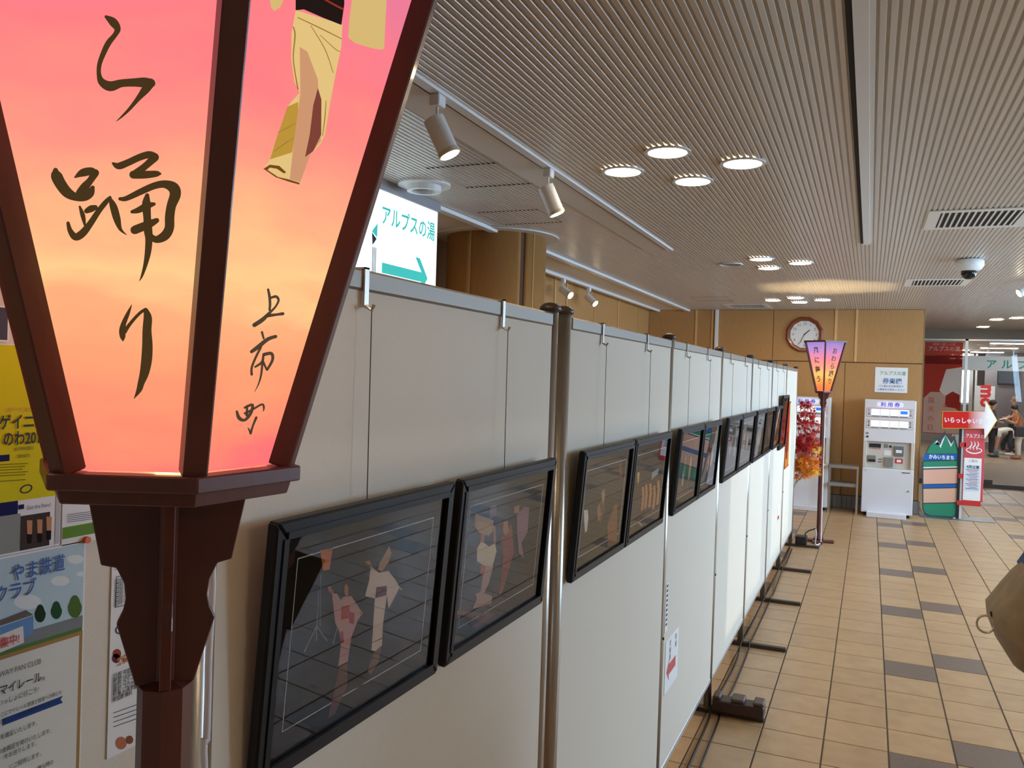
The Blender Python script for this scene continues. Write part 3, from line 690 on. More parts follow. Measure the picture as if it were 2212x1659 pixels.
text('いっしょに行こう!', th_*.36, m_txt, t, (XP+.0022, Yc(80, 1490), Z(80, 1492)), YDIR, ZDIR, align='RIGHT', squash=.8)
text('ここにマイレール意識と鉄道への関心を', th_*.27, m_txt, t, (XP+.0022, Yc(130, 1495), Z(130, 1497)), YDIR, ZDIR, align='RIGHT', squash=.8)
text('広げていくために発足いたしました。', th_*.27, m_txt, t, (XP+.0022, Yc(128, 1512), Z(128, 1512)), YDIR, ZDIR, align='RIGHT', squash=.8)
pn(t, 'ribbon_print', (52, 78, 140), [(5, 1553), (136, 1503), (131, 1511), (136, 1518), (5, 1568)], 4)
for k, (s_, x, y) in enumerate((('を進呈いたします。', 82, 1562), ('の会員証を発行いたします。', 112, 1578), ('をお送りします。', 80, 1606), ('にご招待します。', 90, 1628), ('の購入時の', 112, 1648))):
    text(s_, th_*.32, m_txt, t, (XP+.0022, Yc(x, y), Z(x, y)), YDIR, ZDIR, align='RIGHT', squash=.8)
tag(MB().cyl((XP, Yc(182, 1164), za+.001), (XP+.006, Yc(182, 1164), za+.001), .0035, n=10).build('push_pin', mat('orange_pin', (226, 96, 30), .4)), 'tiny orange push pin above the blue sky poster', 'pin')
# yellow sport poster
zy1, zy0 = Z(0, 742), Z(0, 1202)
yr = Yc(130, 1080)
t = sheet('sports_poster', 'yellow poster with black katakana and photos along its foot', 'poster', .36, yr, zy0, zy1)
zb = Z(0, 1086)
rect(t, 'yellow_print', (218, 210, 40), .362, yr-.001, zb, zy1-.001, 0)
rect(t, 'navy_print', (40, 44, 92), .362, Yc(36, 1100), Z(20, 1112), zb, 1)
rect(t, 'photo_print', (150, 156, 150), .362, Yc(41, 1150), zy0+.002, Z(20, 1112), 1)
rect(t, 'photo_print', (74, 66, 60), Yc(41, 1150), yr-.012, zy0+.002, Z(60, 1112), 1)
rect(t, 'pale_edge_print', (196, 198, 198), yr-.006, yr-.001, zy0+.002, zb, 2)
for (x, y) in ((64, 1140), (86, 1138), (106, 1132)):
    pn(t, 'runner_print', (206, 150, 110), [(x-6, y-16), (x+6, y-16), (x+5, y+14), (x-5, y+14)], 3)
    pn(t, 'runner_print', (40, 34, 34), [(x-5, y+14), (x+5, y+14), (x+4, y+34), (x-4, y+34)], 4)
h1 = Z(30, 900)-Z(30, 930)
text('スポーツしながら', h1*.36, m_red, t, (XP+.0022, Yc(42, 885), Z(42, 888)), YDIR, ZDIR, squash=.8)
text('ゲイニン', h1*1.15, m_txt, t, (XP+.0022, Yc(46, 920), Z(46, 923)), YDIR, ZDIR, bold=.02, squash=.8)
text('のわ2018', h1*1.15, m_txt, t, (XP+.0022, Yc(50, 955), Z(50, 958)), YDIR, ZDIR, bold=.02, squash=.74)
text('2017年9月8日', h1*.32, m_txt, t, (XP+.0022, Yc(48, 968), Z(48, 972)), YDIR, ZDIR, squash=.8)
text('SPORTS', h1*.34, colm((110, 112, 60)), t, (XP+.0022, Yc(48, 982), Z(48, 988)), YDIR, ZDIR, bold=.01, squash=.8)
rect(t, 'badge_print', (40, 44, 92), .362, Yc(18, 990), Z(10, 996), Z(10, 982), 2)
pline(t, [(0, 1004+6*k, 60-(k % 3)*6, 1001+6*k) for k in range(5)]+[(0, 1040, 55, 1036)], (120, 116, 30), 1.6)
mb = MB(); brush(mb, [(57+12*math.cos(a), 1056+8*math.sin(a)-3*math.cos(a), 2.2) for a in np.linspace(0, 2*math.pi, 18)], lambda x, y: pp(x, y, 4)); mb.build('ring_print', colm((40, 44, 92)), t, recalc=False)
text('Get the Point!', h1*.42, colm((90, 90, 120)), t, (XP+.0022, Yc(80, 1100), Z(80, 1097)), YDIR, ZDIR, squash=.8)
pn(t, 'camera_icon_print', (40, 44, 92), [(40, 1091), (52, 1089), (52, 1099), (40, 1101)], 4)
# dark photo above yellow poster
t = sheet('dark_flyer', 'dark grey flyer with a white edge above the yellow poster', 'flyer', .40, Yc(17, 720), Z(0, 738), Z(0, 660)); rect(t, 'dark_print', (84, 84, 96), .402, Yc(14, 720), Z(0, 734), Z(0, 664), 0)
# green banded flyer
t = sheet('green_flyer', 'pale flyer with a green band beneath the near lantern tray', 'flyer', Yc(132, 1150), Yc(212, 1140), Z(200, 1166), Z(200, 1050))
rect(t, 'green_print', (110, 156, 64), Yc(132, 1150)+.0005, Yc(212, 1140)-.0005, Z(200, 1152), Z(200, 1128), 0)
pline(t, [(146, 1112+4*k, 205, 1104+4*k) for k in range(5)]+[(150, 1148, 205, 1139)], (130, 132, 122), 1.3)
# white narrow flyers
yl = Yc(241, 1200); t = sheet('event_flyer', 'tall white flyer with small columns of black print behind the lantern post', 'flyer', yl, yl+.095, Z(236, 1637), Z(240, 1170))
pline(t, [(252, 1246, 300, 1238), (252, 1246, 249, 1312), (249, 1312, 300, 1300)], (60, 60, 66), 1.4)
for k in range(6): text('日時 平成', .0062, m_txt, t, (XP+.002, yl+.004, Z(252, 1258+9.5*k)-.0005), YDIR, ZDIR, align='LEFT', squash=.8)
text('~ママに', .0075, m_red, t, (XP+.002, yl+.0035, Z(253, 1232)), YDIR, ZDIR, align='LEFT', bold=.01, squash=.8)
text('病気と', .0105, mat('orange_print', (206, 120, 40), .6), t, (XP+.002, yl+.008, Z(262, 1432)), YDIR, ZDIR, align='LEFT', bold=.03, squash=.8)
for (x, y, r, c) in ((253, 1412, 9, (170, 80, 60)), (251, 1422, 9, (120, 60, 80)), (257, 1361, 8, (90, 100, 120)), (257, 1361, 5, (236, 236, 236)), (266, 1330, 6, (170, 150, 40)), (262, 1605, 12, (190, 120, 90)), (280, 1598, 8, (140, 90, 60)), (259, 1210, 9, (160, 130, 110))):
    pn(t, 'cartoon_print', c, [(x+r*math.cos(a), y+r*1.15*math.sin(a)) for a in np.linspace(0, 2*math.pi, 12, endpoint=False)], 2 if r != 5 else 3)
for k, s_ in enumerate(('日 程 平成29年11月', '時 間 10:30~11:30', '場 所 カミール2階', '講 師 コロナ相談員', '対 象 0~未就園児', '参加費 無料')):
    text(s_, .0062, m_txt, t, (XP+.002, yl+.004, Z(250, 1462+10*k)), YDIR, ZDIR, align='LEFT', bold=.01, squash=.8)
pline(t, [(246, 1540+10*k, 300, 1521+10*k) for k in range(4)], (110, 110, 112), 1.6)

# ================================================================== bonbori lanterns
RT, TOPH = .108, .55
LROT = math.radians(25.2-90-30)            # direction of one hexagon corner
def lanmat(name, stops, es):
    m = bpy.data.materials.new(name); m.use_nodes = True; nt = m.node_tree; nt.nodes.remove(nt.nodes['Principled BSDF'])
    tc = nt.nodes.new('ShaderNodeTexCoord'); sp = nt.nodes.new('ShaderNodeSeparateXYZ'); nt.links.new(tc.outputs['Object'], sp.inputs[0])
    mp = nt.nodes.new('ShaderNodeMapping'); mp.inputs['Scale'].default_value = (6, 6, 16); nt.links.new(tc.outputs['Object'], mp.inputs[0])
    n = nt.nodes.new('ShaderNodeTexNoise'); n.inputs['Scale'].default_value = 1.3; n.inputs['Detail'].default_value = 4; nt.links.new(mp.outputs[0], n.inputs['Vector'])
    a = nt.nodes.new('ShaderNodeMath'); a.operation = 'MULTIPLY_ADD'; a.inputs[1].default_value = .22; a.inputs[2].default_value = -.11; nt.links.new(n.outputs['Fac'], a.inputs[0])
    b = nt.nodes.new('ShaderNodeMapRange'); b.inputs[1].default_value = 0; b.inputs[2].default_value = TOPH; nt.links.new(sp.outputs['Z'], b.inputs[0])
    s = nt.nodes.new('ShaderNodeMath'); s.operation = 'ADD'; nt.links.new(a.outputs[0], s.inputs[0]); nt.links.new(b.outputs[0], s.inputs[1])
    r = nt.nodes.new('ShaderNodeValToRGB'); nt.links.new(s.outputs[0], r.inputs[0]); el = r.color_ramp.elements
    for i, (p, c) in enumerate(stops):
        e = el[i] if i < 2 else el.new(p); e.position = p; e.color = rgb(*c)
    em = nt.nodes.new('ShaderNodeEmission'); em.inputs[1].default_value = es; nt.links.new(r.outputs[0], em.inputs[0])
    nt.links.new(em.outputs[0], nt.nodes['Material Output'].inputs[0]); return m
m_lan = lanmat('lit_lantern_paper', [(0, (250, 116, 118)), (1, (196, 146, 196)), (.05, (254, 140, 112)), (.14, (255, 160, 116)), (.22, (255, 174, 124)), (.27, (255, 202, 140)), (.34, (255, 178, 132)), (.43, (255, 150, 130)), (.55, (252, 126, 130)), (.70, (232, 122, 150)), (.85, (206, 138, 180))], .62)
m_lan2 = lanmat('lit_lantern_paper_far', [(0, (255, 120, 84)), (1, (150, 130, 200)), (.15, (255, 150, 76)), (.35, (255, 196, 110)), (.5, (255, 160, 130)), (.65, (244, 140, 150)), (.85, (190, 140, 200))], .68)
def hexdir(k): a = LROTC+k*math.pi/3; return np.array([math.cos(a), math.sin(a), 0.])
def lantern(label, cx, cy, zt, rot, paper, fins0):
    global LROTC
    LROTC = rot; Cc = np.array([cx, cy, 0.])
    t = thing('bonbori_lantern', label, 'lantern', (cx, cy, zt), 'paper bonbori lanterns')
    o3 = np.array([0, 0, 1.])
    tp = .275                                   # outward slope of the head
    rb = RT*.93; rt = rb+tp*TOPH
    def vert(k, z, dr=0.): return Cc+hexdir(k)*(rb+tp*(z-zt)+dr)+o3*z
    # tray: two stepped hexagonal slabs
    MB().lathe([(RT, -.0125), (RT, 0)], (cx, cy, zt), 6, rot).build('tray', m_lw, t, bevel=.0012)
    MB().lathe([(RT*.90, -.0235), (RT*.93, -.0125)], (cx, cy, zt), 6, rot).build('tray_step', m_lw, t, bevel=.001)
    MB().lathe([(rt+.012, 0), (rt+.012, .018), (rt-.03, .018), (rt-.03, 0), (rt+.012, 0)], (cx, cy, zt+TOPH), 6, rot, caps=False).build('top_rim', m_lw, t)
    MB().lathe([(.012, 0), (.012, .05), (.03, .09), (.034, .13), (.02, .17), (.004, .18)], (cx, cy, zt), 14).build('bulb', emat('lantern_bulb', (255, 214, 140), 6), t, smooth=True)
    l = bpy.data.lights.new('lantern_glow', 'POINT'); l.energy = 22; l.color = (1, .78, .42); l.shadow_soft_size = .03
    lo = bpy.data.objects.new('lantern_glow', l); COL.objects.link(lo); lo.parent = t; lo.location = (0, 0, .34)
    for k in range(6):
        d = hexdir(k); tg = np.array([-d[1], d[0], 0]); a = vert(k, zt+.0005, -.011); b = vert(k, zt+TOPH, -.011)
        ax = (b-a); L = np.linalg.norm(ax); ax /= L; nr = np.cross(tg, ax)
        MB().obox((a+b)/2, tg, nr, ax, .0088, .011, L/2).build('corner_bar', m_lw, t, bevel=.0012)
    faces = {}
    for k in range(6):
        ins = -.013
        a, b = vert(k, zt+.001, ins), vert(k+1, zt+.001, ins); c, d = vert(k+1, zt+TOPH, ins), vert(k, zt+TOPH, ins)
        MB().poly([a, b, c, d]).build('paper_panel', paper, t, recalc=False)
        nr = np.cross(b-a, d-a); nr /= np.linalg.norm(nr); xd = (b-a)/np.linalg.norm(b-a)
        faces[k] = ((a+b)/2, xd, np.cross(nr, xd), nr)
    # post with carved brackets
    mb = MB().lathe([(.0215, -zt+.024), (.0215, -.186), (.009, -.182), (.009, -.0235)], (cx, cy, zt), 8, rot); mb.build('post', m_lw, t)
    prof = [(.0, -.0235), (.062, -.0235), (.0505, -.083), (.039, -.086), (.033, -.099), (.0315, -.112), (.0335, -.122), (.038, -.132), (.0225, -.185), (.0, -.185)]
    for k in range(4):
        a = fins0+k*math.pi/2; d = np.array([math.cos(a), math.sin(a), 0]); tg = np.array([-d[1], d[0], 0])
        MB().prism([Cc+d*r+o3*(zt+z)-tg*.0045 for r, z in prof], tg*.009).build('bracket', m_lw, t, bevel=.0008)
    # cross feet
    for a in (0, math.pi/2):
        d = np.array([math.cos(a), math.sin(a), 0]); tg = np.array([-d[1], d[0], 0])
        MB().obox(Cc+o3*.012, d, tg, o3, .17, .055, .012).build('foot_plate', m_lw, t, bevel=.003)
    return t, faces
near, nf = lantern('large glowing pink and orange paper lantern in front of the posters', -.535, .526, 1.722, LROT, m_lan, math.radians(-44.5))
# the two faces that the camera sees: corners 0-1 and 1-2
def facepx(k, lay=1):
    c, xd, yd, nr = nf[k]
    return lambda x, y: onpl(x, y, c+nr*(.0004+.0003*lay), nr)
A = lambda x, y, w: (90+x*.1808, 20+y*.1808, w*.1808)
B = lambda x, y, w: (90+x*.1868, 310+y*.1868, w*.1868)
Cz = lambda x, y, w: (200+x*.1567, 620+y*.1567, w*.1567)
D = lambda x, y, w: (490+x*.205, 610+y*.205, w*.205)
chars = [
 (0, A, [[(770, 90, 40), (850, 150, 100), (905, 230, 80), (880, 300, 60), (800, 400, 70), (740, 520, 65), (690, 660, 55), (685, 780, 55), (720, 870, 90), (820, 920, 120), (950, 885, 95), (1100, 875, 100), (1230, 875, 120), (1310, 885, 100)],
         [(1300, 880, 110), (1240, 960, 100), (1150, 1070, 60), (1050, 1190, 40), (960, 1280, 25), (890, 1340, 5)]]),
 (0, B, [[(160, 310, 60), (170, 370, 130), (220, 470, 130), (300, 570, 120), (400, 620, 90), (500, 620, 90), (560, 570, 100), (590, 510, 50)], [(385, 390, 20), (470, 340, 90), (570, 320, 90), (620, 335, 60)],
         [(620, 340, 90), (560, 430, 80), (500, 500, 100), (440, 570, 90)], [(440, 730, 25), (475, 830, 55), (500, 950, 25)], [(520, 780, 60), (570, 755, 80), (620, 740, 60)],
         [(305, 920, 40), (330, 1010, 60), (390, 1080, 85), (470, 1040, 90), (560, 930, 75), (660, 780, 65), (740, 680, 60), (790, 625, 40)], [(790, 640, 40), (830, 730, 85), (870, 870, 85), (910, 990, 40), (980, 1055, 8)],
         [(825, 230, 30), (890, 260, 80), (1000, 220, 80), (1130, 160, 80), (1240, 130, 85), (1310, 155, 90)], [(1310, 160, 95), (1200, 260, 80), (1090, 345, 90)], [(1060, 360, 95), (1200, 360, 90), (1330, 350, 70), (1370, 350, 30)],
         [(905, 640, 40), (980, 635, 60), (1150, 555, 75), (1300, 490, 80), (1420, 470, 90), (1520, 510, 130), (1545, 590, 130), (1500, 720, 110), (1480, 850, 110), (1475, 980, 110), (1420, 1070, 110), (1320, 1110, 80), (1250, 1060, 60)],
         [(1220, 600, 50), (1210, 700, 100), (1220, 850, 90), (1230, 1000, 100), (1240, 1100, 85), (1230, 1250, 75), (1200, 1400, 50), (1160, 1530, 28), (1130, 1590, 6)],
         [(1045, 790, 40), (1120, 770, 70), (1220, 720, 80), (1300, 700, 40)], [(1075, 1000, 100), (1150, 970, 100), (1250, 930, 90), (1330, 890, 60)]]),
 (0, Cz, [[(540, 245, 8), (490, 360, 50), (430, 500, 70), (410, 600, 90), (415, 690, 75), (418, 740, 20)], [(440, 620, 60), (500, 530, 50), (600, 410, 45), (690, 330, 45), (740, 330, 70)],
          [(730, 315, 60), (760, 420, 115), (750, 600, 125), (755, 800, 145), (745, 1000, 150), (715, 1180, 130), (670, 1320, 95), (640, 1420, 75), (570, 1540, 6)]]),
 (1, D, [[(435, 75, 25), (450, 150, 30), (455, 230, 28), (450, 290, 25)], [(470, 160, 25), (520, 150, 30), (545, 190, 25), (510, 260, 22), (450, 320, 30), (380, 390, 45), (290, 450, 45)], [(430, 350, 40), (520, 340, 28), (590, 330, 35)]]),
 (1, D, [[(370, 525, 25), (388, 590, 22)], [(515, 570, 35), (430, 600, 40), (330, 680, 45), (260, 730, 35)], [(360, 680, 25), (300, 800, 25), (262, 900, 25), (262, 970, 28)], [(390, 760, 35), (470, 750, 35), (480, 820, 30), (425, 920, 25)],
         [(300, 890, 22), (370, 840, 28), (385, 770, 25)], [(380, 830, 25), (420, 920, 22)], [(375, 850, 25), (360, 980, 22), (330, 1080, 14), (290, 1155, 4)]]),
 (1, D, [[(105, 1360, 25), (130, 1430, 40), (190, 1450, 30), (250, 1380, 35), (270, 1290, 30), (190, 1320, 25)], [(215, 1300, 22), (210, 1400, 30)], [(190, 1380, 25), (270, 1340, 22), (370, 1285, 22), (390, 1320, 22), (385, 1355, 10)],
         [(310, 1425, 28), (275, 1510, 22), (250, 1590, 28)], [(225, 1535, 12), (250, 1585, 25)]])]
for k, fr, strokes in chars:
    put = facepx(k); mb = MB()
    for st in strokes: brush(mb, [fr(*p) for p in st], put)
    mb.build('brush_character', m_ink, near, recalc=False)
# the dancer printed on the second face: a backlit print
Ez = lambda x, y: (550+x*.2532, y*.2532)
def glow(c): return emat('backlit_print_%d_%d_%d' % c, c, .59)
for lay, (nm_, c, pts) in enumerate([
  ('dancer_torso_print', (226, 196, 128), [(360, -10), (330, -260), (420, -420), (560, -470), (700, -430), (790, -260), (765, -10)]),
  ('dancer_hat_print', (200, 160, 90), [(420, -430), (470, -640), (560, -720), (660, -640), (700, -440), (560, -400)]),
  ('dancer_skirt_print', (226, 194, 126), [(350, 85), (750, 210), (740, 400), (690, 640), (640, 900), (600, 1150), (560, 1230), (470, 1330), (400, 1480), (390, 1565), (290, 1540), (180, 1505), (75, 1440), (120, 1380), (180, 1200), (280, 910), (330, 850), (385, 790), (340, 700), (312, 500), (315, 280)]),
  ('dancer_fold_print', (188, 146, 58), [(280, 910), (372, 870), (370, 1000), (320, 1300), (130, 1360), (180, 1200)]),
  ('dancer_overskirt_print', (206, 150, 112), [(385, 400), (450, 440), (540, 680), (550, 900), (565, 1200), (470, 1330), (390, 1555), (300, 1530), (330, 1250), (370, 950), (390, 800)]),
  ('dancer_stripe_print', (126, 66, 54), [(540, 750), (570, 850), (568, 1150), (500, 1290), (430, 1340), (470, 1150), (500, 900)]),
  ('dancer_sandal_print', (120, 70, 30), [(75, 1440), (130, 1405), (210, 1415), (270, 1470), (250, 1480), (190, 1440), (130, 1430), (110, 1450), (200, 1510), (290, 1530), (385, 1560), (380, 1575), (290, 1550), (180, 1512)]),
  ('dancer_obi_print', (34, 24, 22), [(350, -20), (765, -20), (765, 40), (740, 213), (580, 150), (420, 80), (350, 88)]),
  ('dancer_sleeve_print', (214, 184, 116), [(790, -260), (1000, -150), (1130, -40), (1125, 10), (1105, 415), (1070, 425), (1000, 410), (860, 370), (798, 320), (810, 150), (830, 0), (760, -120)]),
  ('dancer_sleeve_print', (214, 184, 116), [(330, -260), (200, -180), (130, 0), (140, 60), (165, 95), (220, 60), (245, 0), (330, -60)])]):
    put = facepx(1, lay*.5); MB().poly([put(*Ez(x, y)) for x, y in pts]).build(nm_, glow(c), near, recalc=False)
mb = MB(); put = facepx(1, 5.5)
brush(mb, [(*Ez(590, -10), 3.5), (*Ez(680, 40), 4), (*Ez(755, 78), 4)], put); mb.build('dancer_cord_print', glow((150, 50, 36)), near, recalc=False)
mb = MB(); put = facepx(1, 5.5)
for st in ([(330, 230, 10), (345, 300, 12), (330, 480, 10), (345, 620, 10), (370, 760, 12)], [(370, 150, 8), (560, 240, 10), (740, 330, 8)], [(480, 220, 6), (600, 420, 8), (670, 620, 6)], [(170, 1290, 6), (250, 1230, 8), (330, 1180, 5)], [(200, 1130, 5), (280, 1090, 7), (350, 1050, 4)], [(610, 860, 6), (600, 1000, 9), (580, 1160, 6)], [(560, 300, 5), (690, 420, 7), (735, 440, 4)]):
    mb = MB(); brush(mb, [(*Ez(x, y), w_*.2532) for x, y, w_ in st], put); mb.build('dancer_crease_print', glow((160, 116, 60)), near, recalc=False)
far, ff = lantern('small glowing pink and orange paper lantern in front of the wall clock', -.485, 10.12, 1.722, math.radians(-90+3), m_lan2, math.radians(-87))
for k, s_, p_ in ((0, 'おわら踊り', .088), (5, '風に舞う', .11)):
    c, xd, yd, nr = ff[k]
    top = c+yd*.50
    for i, ch in enumerate(s_):
        text(ch, .076 if k == 0 else .08, m_ink, far, top-yd*(.06+i*p_)+xd*(.012 if k == 0 else -.004), xd, yd, name='brush_character', squash=.78, lift=.001, bold=.02)
# white flex of the near lantern hanging in front of the panel
mb = MB(); q = [onx(458, 1195, -.70), onx(459, 1260, -.70), onx(456, 1330, -.70), onx(451, 1420, -.70), onx(449, 1500, -.70), onx(446, 1600, -.70), onx(443, 1700, -.70), np.array([-.69, .80, .75]), np.array([-.70, .82, .01])]
tag(MB().tube(catmull(q, 5), .0042, 8).build('lamp_cord', mat('white_flex', (228, 228, 232), .35), smooth=True), 'white lamp cord hanging beside the near lantern post', 'cord')
# flex of the far lantern and its power box
pb = thing('power_box', 'black power box on the floor beside the last panel pole', 'box', (-.64, 9.72, .028))
MB().box(-.70, -.58, 9.65, 9.79, .0285, .118).build('box_body', m_black, pb, bevel=.008)
MB().tube([(-.60, 9.72, .117), (-.60, 9.72, .15), (-.56, 9.74, .18), (-.50, 9.78, .20)], .007, 8).build('plug_lead', m_black, pb)
q = [(-.50, 9.78, .20), (-.49, 9.80, .14), (-.50, 9.85, .02), (-.46, 9.92, .01), (-.45, 10.02, .035), (-.455, 10.09, .3), (-.458, 10.095, .8), (-.46, 10.10, 1.3), (-.461, 10.10, 1.50)]
tag(MB().tube(catmull([np.array(p) for p in q], 5), .007, 8).build('lamp_cord', MATS['white_flex'], smooth=True), 'white lamp cord running up the far lantern post', 'cord')

# ================================================================== maple branch
mp = thing('maple_branch', 'artificial maple branch with red leaves above orange leaves', 'branch', (-.94, 10.0, 0))
stems = [[(-.94, 10.0, 0), (-.86, 9.98, .35), (-.74, 9.95, .66), (-.66, 9.95, 1.0), (-.66, 9.95, 1.4), (-.68, 9.95, 1.58)], [(-.74, 9.95, .66), (-.6, 9.92, .85), (-.52, 9.9, 1.05)], [(-.66, 9.95, 1.0), (-.55, 9.93, 1.2), (-.50, 9.92, 1.36)], [(-.70, 9.95, .8), (-.58, 9.92, .80), (-.50, 9.9, .86)]]
for st in stems: MB().tube(catmull([np.array(p) for p in st], 4), .006, 6).build('stem', mat('branch_bark', (170, 160, 150), .7), mp)
def leaf(mb, c, r, nr, up):
    nr = nr/np.linalg.norm(nr); a = up-nr*(up @ nr); a /= np.linalg.norm(a); b = np.cross(nr, a); pts = []
    for i, (ang, L) in enumerate(((-150, .5), (-115, .18), (-90, .85), (-62, .25), (-42, 1.0), (-20, .28), (0, 1.15), (20, .28), (42, 1.0), (62, .25), (90, .85), (115, .18), (150, .5), (180, .12))):
        t = math.radians(ang); pts.append(c+r*L*(math.cos(t)*a+math.sin(t)*b)+nr*(.15*r*(L-.5)))
    k = len(mb.v); mb.v += [tuple(c)]+[tuple(p) for p in pts]; m_ = len(pts); mb.f += [(k, k+1+i, k+1+(i+1) % m_) for i in range(m_)]
rl = np.random.RandomState(5)
def cloud(nm_, m, cen, sx, N, r0, r1):
    mb = MB()
    for _ in range(N):
        p = rl.normal(size=3); p /= np.linalg.norm(p); p *= rl.uniform(.25, 1)**.6
        c = np.array(cen)+p*np.array(sx); leaf(mb, c, rl.uniform(r0, r1), rl.normal(size=3)+np.array([.3, -1.2, .2]), rl.normal(size=3)+np.array([.5, 0, -.4]))
    return stuff(mb.build(nm_, m, mp, recalc=False))
m_lr = mat('maple_red', (190, 34, 30), .6, noise=.2, nscale=30); m_lo = mat('maple_orange', (236, 140, 22), .6, noise=.15, nscale=30); m_ly = mat('maple_amber', (240, 176, 40), .6); m_lor = mat('maple_rust', (216, 84, 26), .6)
cloud('red_leaves', m_lr, (-.66, 9.95, 1.40), (.13, .10, .22), 80, .045, .07)
cloud('red_leaves', m_lr, (-.64, 9.95, 1.12), (.16, .10, .12), 130, .045, .07)
cloud('red_leaves', m_lr, (-.53, 9.92, 1.32), (.06, .05, .08), 9, .04, .06)
cloud('orange_leaves', m_lo, (-.63, 9.94, .88), (.15, .10, .13), 150, .045, .065)
cloud('rust_leaves', m_lor, (-.62, 9.93, .95), (.15, .10, .10), 26, .035, .05)
cloud('amber_leaves', m_ly, (-.53, 9.90, 1.06), (.05, .06, .09), 12, .035, .05)
cloud('orange_leaves', m_lo, (-.69, 9.94, .76), (.08, .06, .06), 16, .035, .05)
cloud('amber_leaves', m_ly, (-.54, 9.90, .83), (.09, .06, .05), 14, .035, .05)

# ================================================================== ticket machines
m_mac = mat('machine_white', (222, 222, 226), .4); m_macd = mat('machine_recess', (206, 200, 188), .5); m_lit = emat('lit_button_white', (240, 248, 255), .9)
m_sil = mat('silver_plastic', (150, 150, 150), .35, .5); m_lav = mat('lavender', (206, 204, 246), .5, emit=(206, 204, 250), es=.35)
def machine(label, x0, yf, z0):
    wd, dp, hh = .645, .40, 1.565
    t = thing('ticket_machine', label, 'ticket machine', (x0+wd/2, yf, 0), 'white ticket machines')
    x1 = x0+wd; zt = z0+hh
    MB().box(x0, x1, yf, yf+dp, z0, z0+.62).build('lower_cabinet', m_mac, t, bevel=.006)
    MB().box(x0, x1, yf, yf+dp, z0+.986, zt).build('upper_cabinet', m_mac, t, bevel=.006)
    MB().box(x0, x0+.045, yf, yf+dp, z0+.62, z0+.99).box(x1-.045, x1, yf, yf+dp, z0+.62, z0+.99).box(x0+.04, x1-.04, yf+.05, yf+dp, z0+.62, z0+.99).build('control_recess', m_macd, t, bevel=.004)
    for xx in (x0+.03, x1-.09): MB().box(xx, xx+.06, yf+.05, yf+.35, .0, z0+.004).build('foot', m_black, t)
    MB().box(x0+.07, x1-.08, yf-.16, yf+.02, .001, z0+.025).build('base_step', m_mac, t, bevel=.006)
    f = yf-.0015
    # title plate
    cx = x0+wd*.5; cz = zt-.062
    MB().prism([(cx+.165*max(-1, min(1, 1.25*math.cos(a))), f, cz+.042*math.sin(a)) for a in np.linspace(0, 2*math.pi, 24, endpoint=False)], (0, .001, 0)).build('title_plate', m_lav, t)
    text('利 用 券', .068, mat('violet_print', (86, 76, 176), .6), t, (cx, f-.001, cz-.025), (1, 0, 0), (0, 0, 1), bold=.02)
    for r_, (c, zc) in enumerate((((200, 120, 110), zt-.178), ((196, 164, 110), zt-.335))):
        xa, xb = x0+.025, x1-.035
        MB().box(xa, xb, f, f+.001, zc-.062, zc+.062).build('row_border', colm(c), t)
        MB().box(xa+.006, xb-.006, f-.0006, f, zc-.056, zc+.056).build('row_plate', m_mac, t)
        for k in range(4):
            bx = xa+.063+k*.118
            bt_ = MB().box(bx, bx+.108, f-.010, f-.0006, zc-.036, zc+.046).build('ticket_button', m_lit, t, bevel=.003)
            MB().box(bx+.006, bx+.102, f-.006, f-.0006, zc-.05, zc-.042).build('button_lip', mat('button_lip', (60, 90, 90), .5), bt_)
            if r_ == 0 and k == 3: MB().box(bx+.01, bx+.1, f-.0112, f-.0102, zc-.01, zc+.035).build('blue_label', mat('blue_label', (40, 110, 200), .5, emit=(40, 110, 200), es=.5), bt_)
        for xx in (xa+.022, xb-.040):
            vtext(('大人用' if r_ == 0 else '回数券'), .026, .03, m_txt, t, (xx+.01, f-.001, zc+.048), (1, 0, 0), (0, 0, 1), bold=.03)
    for zc in (z0+1.10, z0+1.05): MB().cyl((x0+.05, f, zc), (x0+.05, f-.012, zc), .013, n=14).build('lock', m_black if zc < z0+1.07 else m_sil, t)
    g = yf+.049
    def b(nm_, m, xa, xb, za, zb, d): MB().box(x0+xa, x0+xb, g-d, g, z0+za, z0+zb).build(nm_, m, t, bevel=.002)
    b('amount_display', mat('display_dark', (52, 48, 60), .2), .075, .225, .90, .955, .008)
    for k in range(5): MB().box(x0+.085+.03*k, x0+.097+.03*k, g-.004, g, z0+.88, z0+.892).build('indicator', m_red, t)
    b('note_sensor', m_sil, .265, .315, .905, .955, .006); MB().cyl((x0+.345, g, z0+.925), (x0+.345, g-.008, z0+.925), .017, n=14).build('coin_button', m_black, t)
    b('note_slot', mat('note_grey', (110, 112, 116), .4), .395, .51, .80, .935, .03); MB().box(x0+.415, x0+.49, g-.034, g-.029, z0+.845, z0+.885).build('note_window', m_paper, t)
    b('instruction_label', m_paper, .27, .365, .80, .87, .001); b('ticket_tray', m_sil, .065, .165, .70, .79, .03); MB().box(x0+.07, x0+.16, g-.034, g-.029, z0+.705, z0+.735).build('tray_lip', m_black, t)
    b('receipt_label', m_txt, .195, .24, .735, .745, .001); b('receipt_label', m_txt, .195, .24, .70, .71, .001)
    b('change_tray', m_sil, .28, .385, .645, .775, .035); b('red_panel', m_red, .41, .505, .70, .765, .006); MB().box(x0+.43, x0+.485, g-.008, g-.005, z0+.715, z0+.75).build('red_panel_window', m_paper, t)
    MB().box(x0+.50, x1-.045, f-.002, f, z0+.575, z0+.585).build('door_slot', m_black, t); MB().cyl((x1-.06, f, z0+.33), (x1-.06, f-.008, z0+.33), .012, n=12).build('door_lock', m_sil, t)
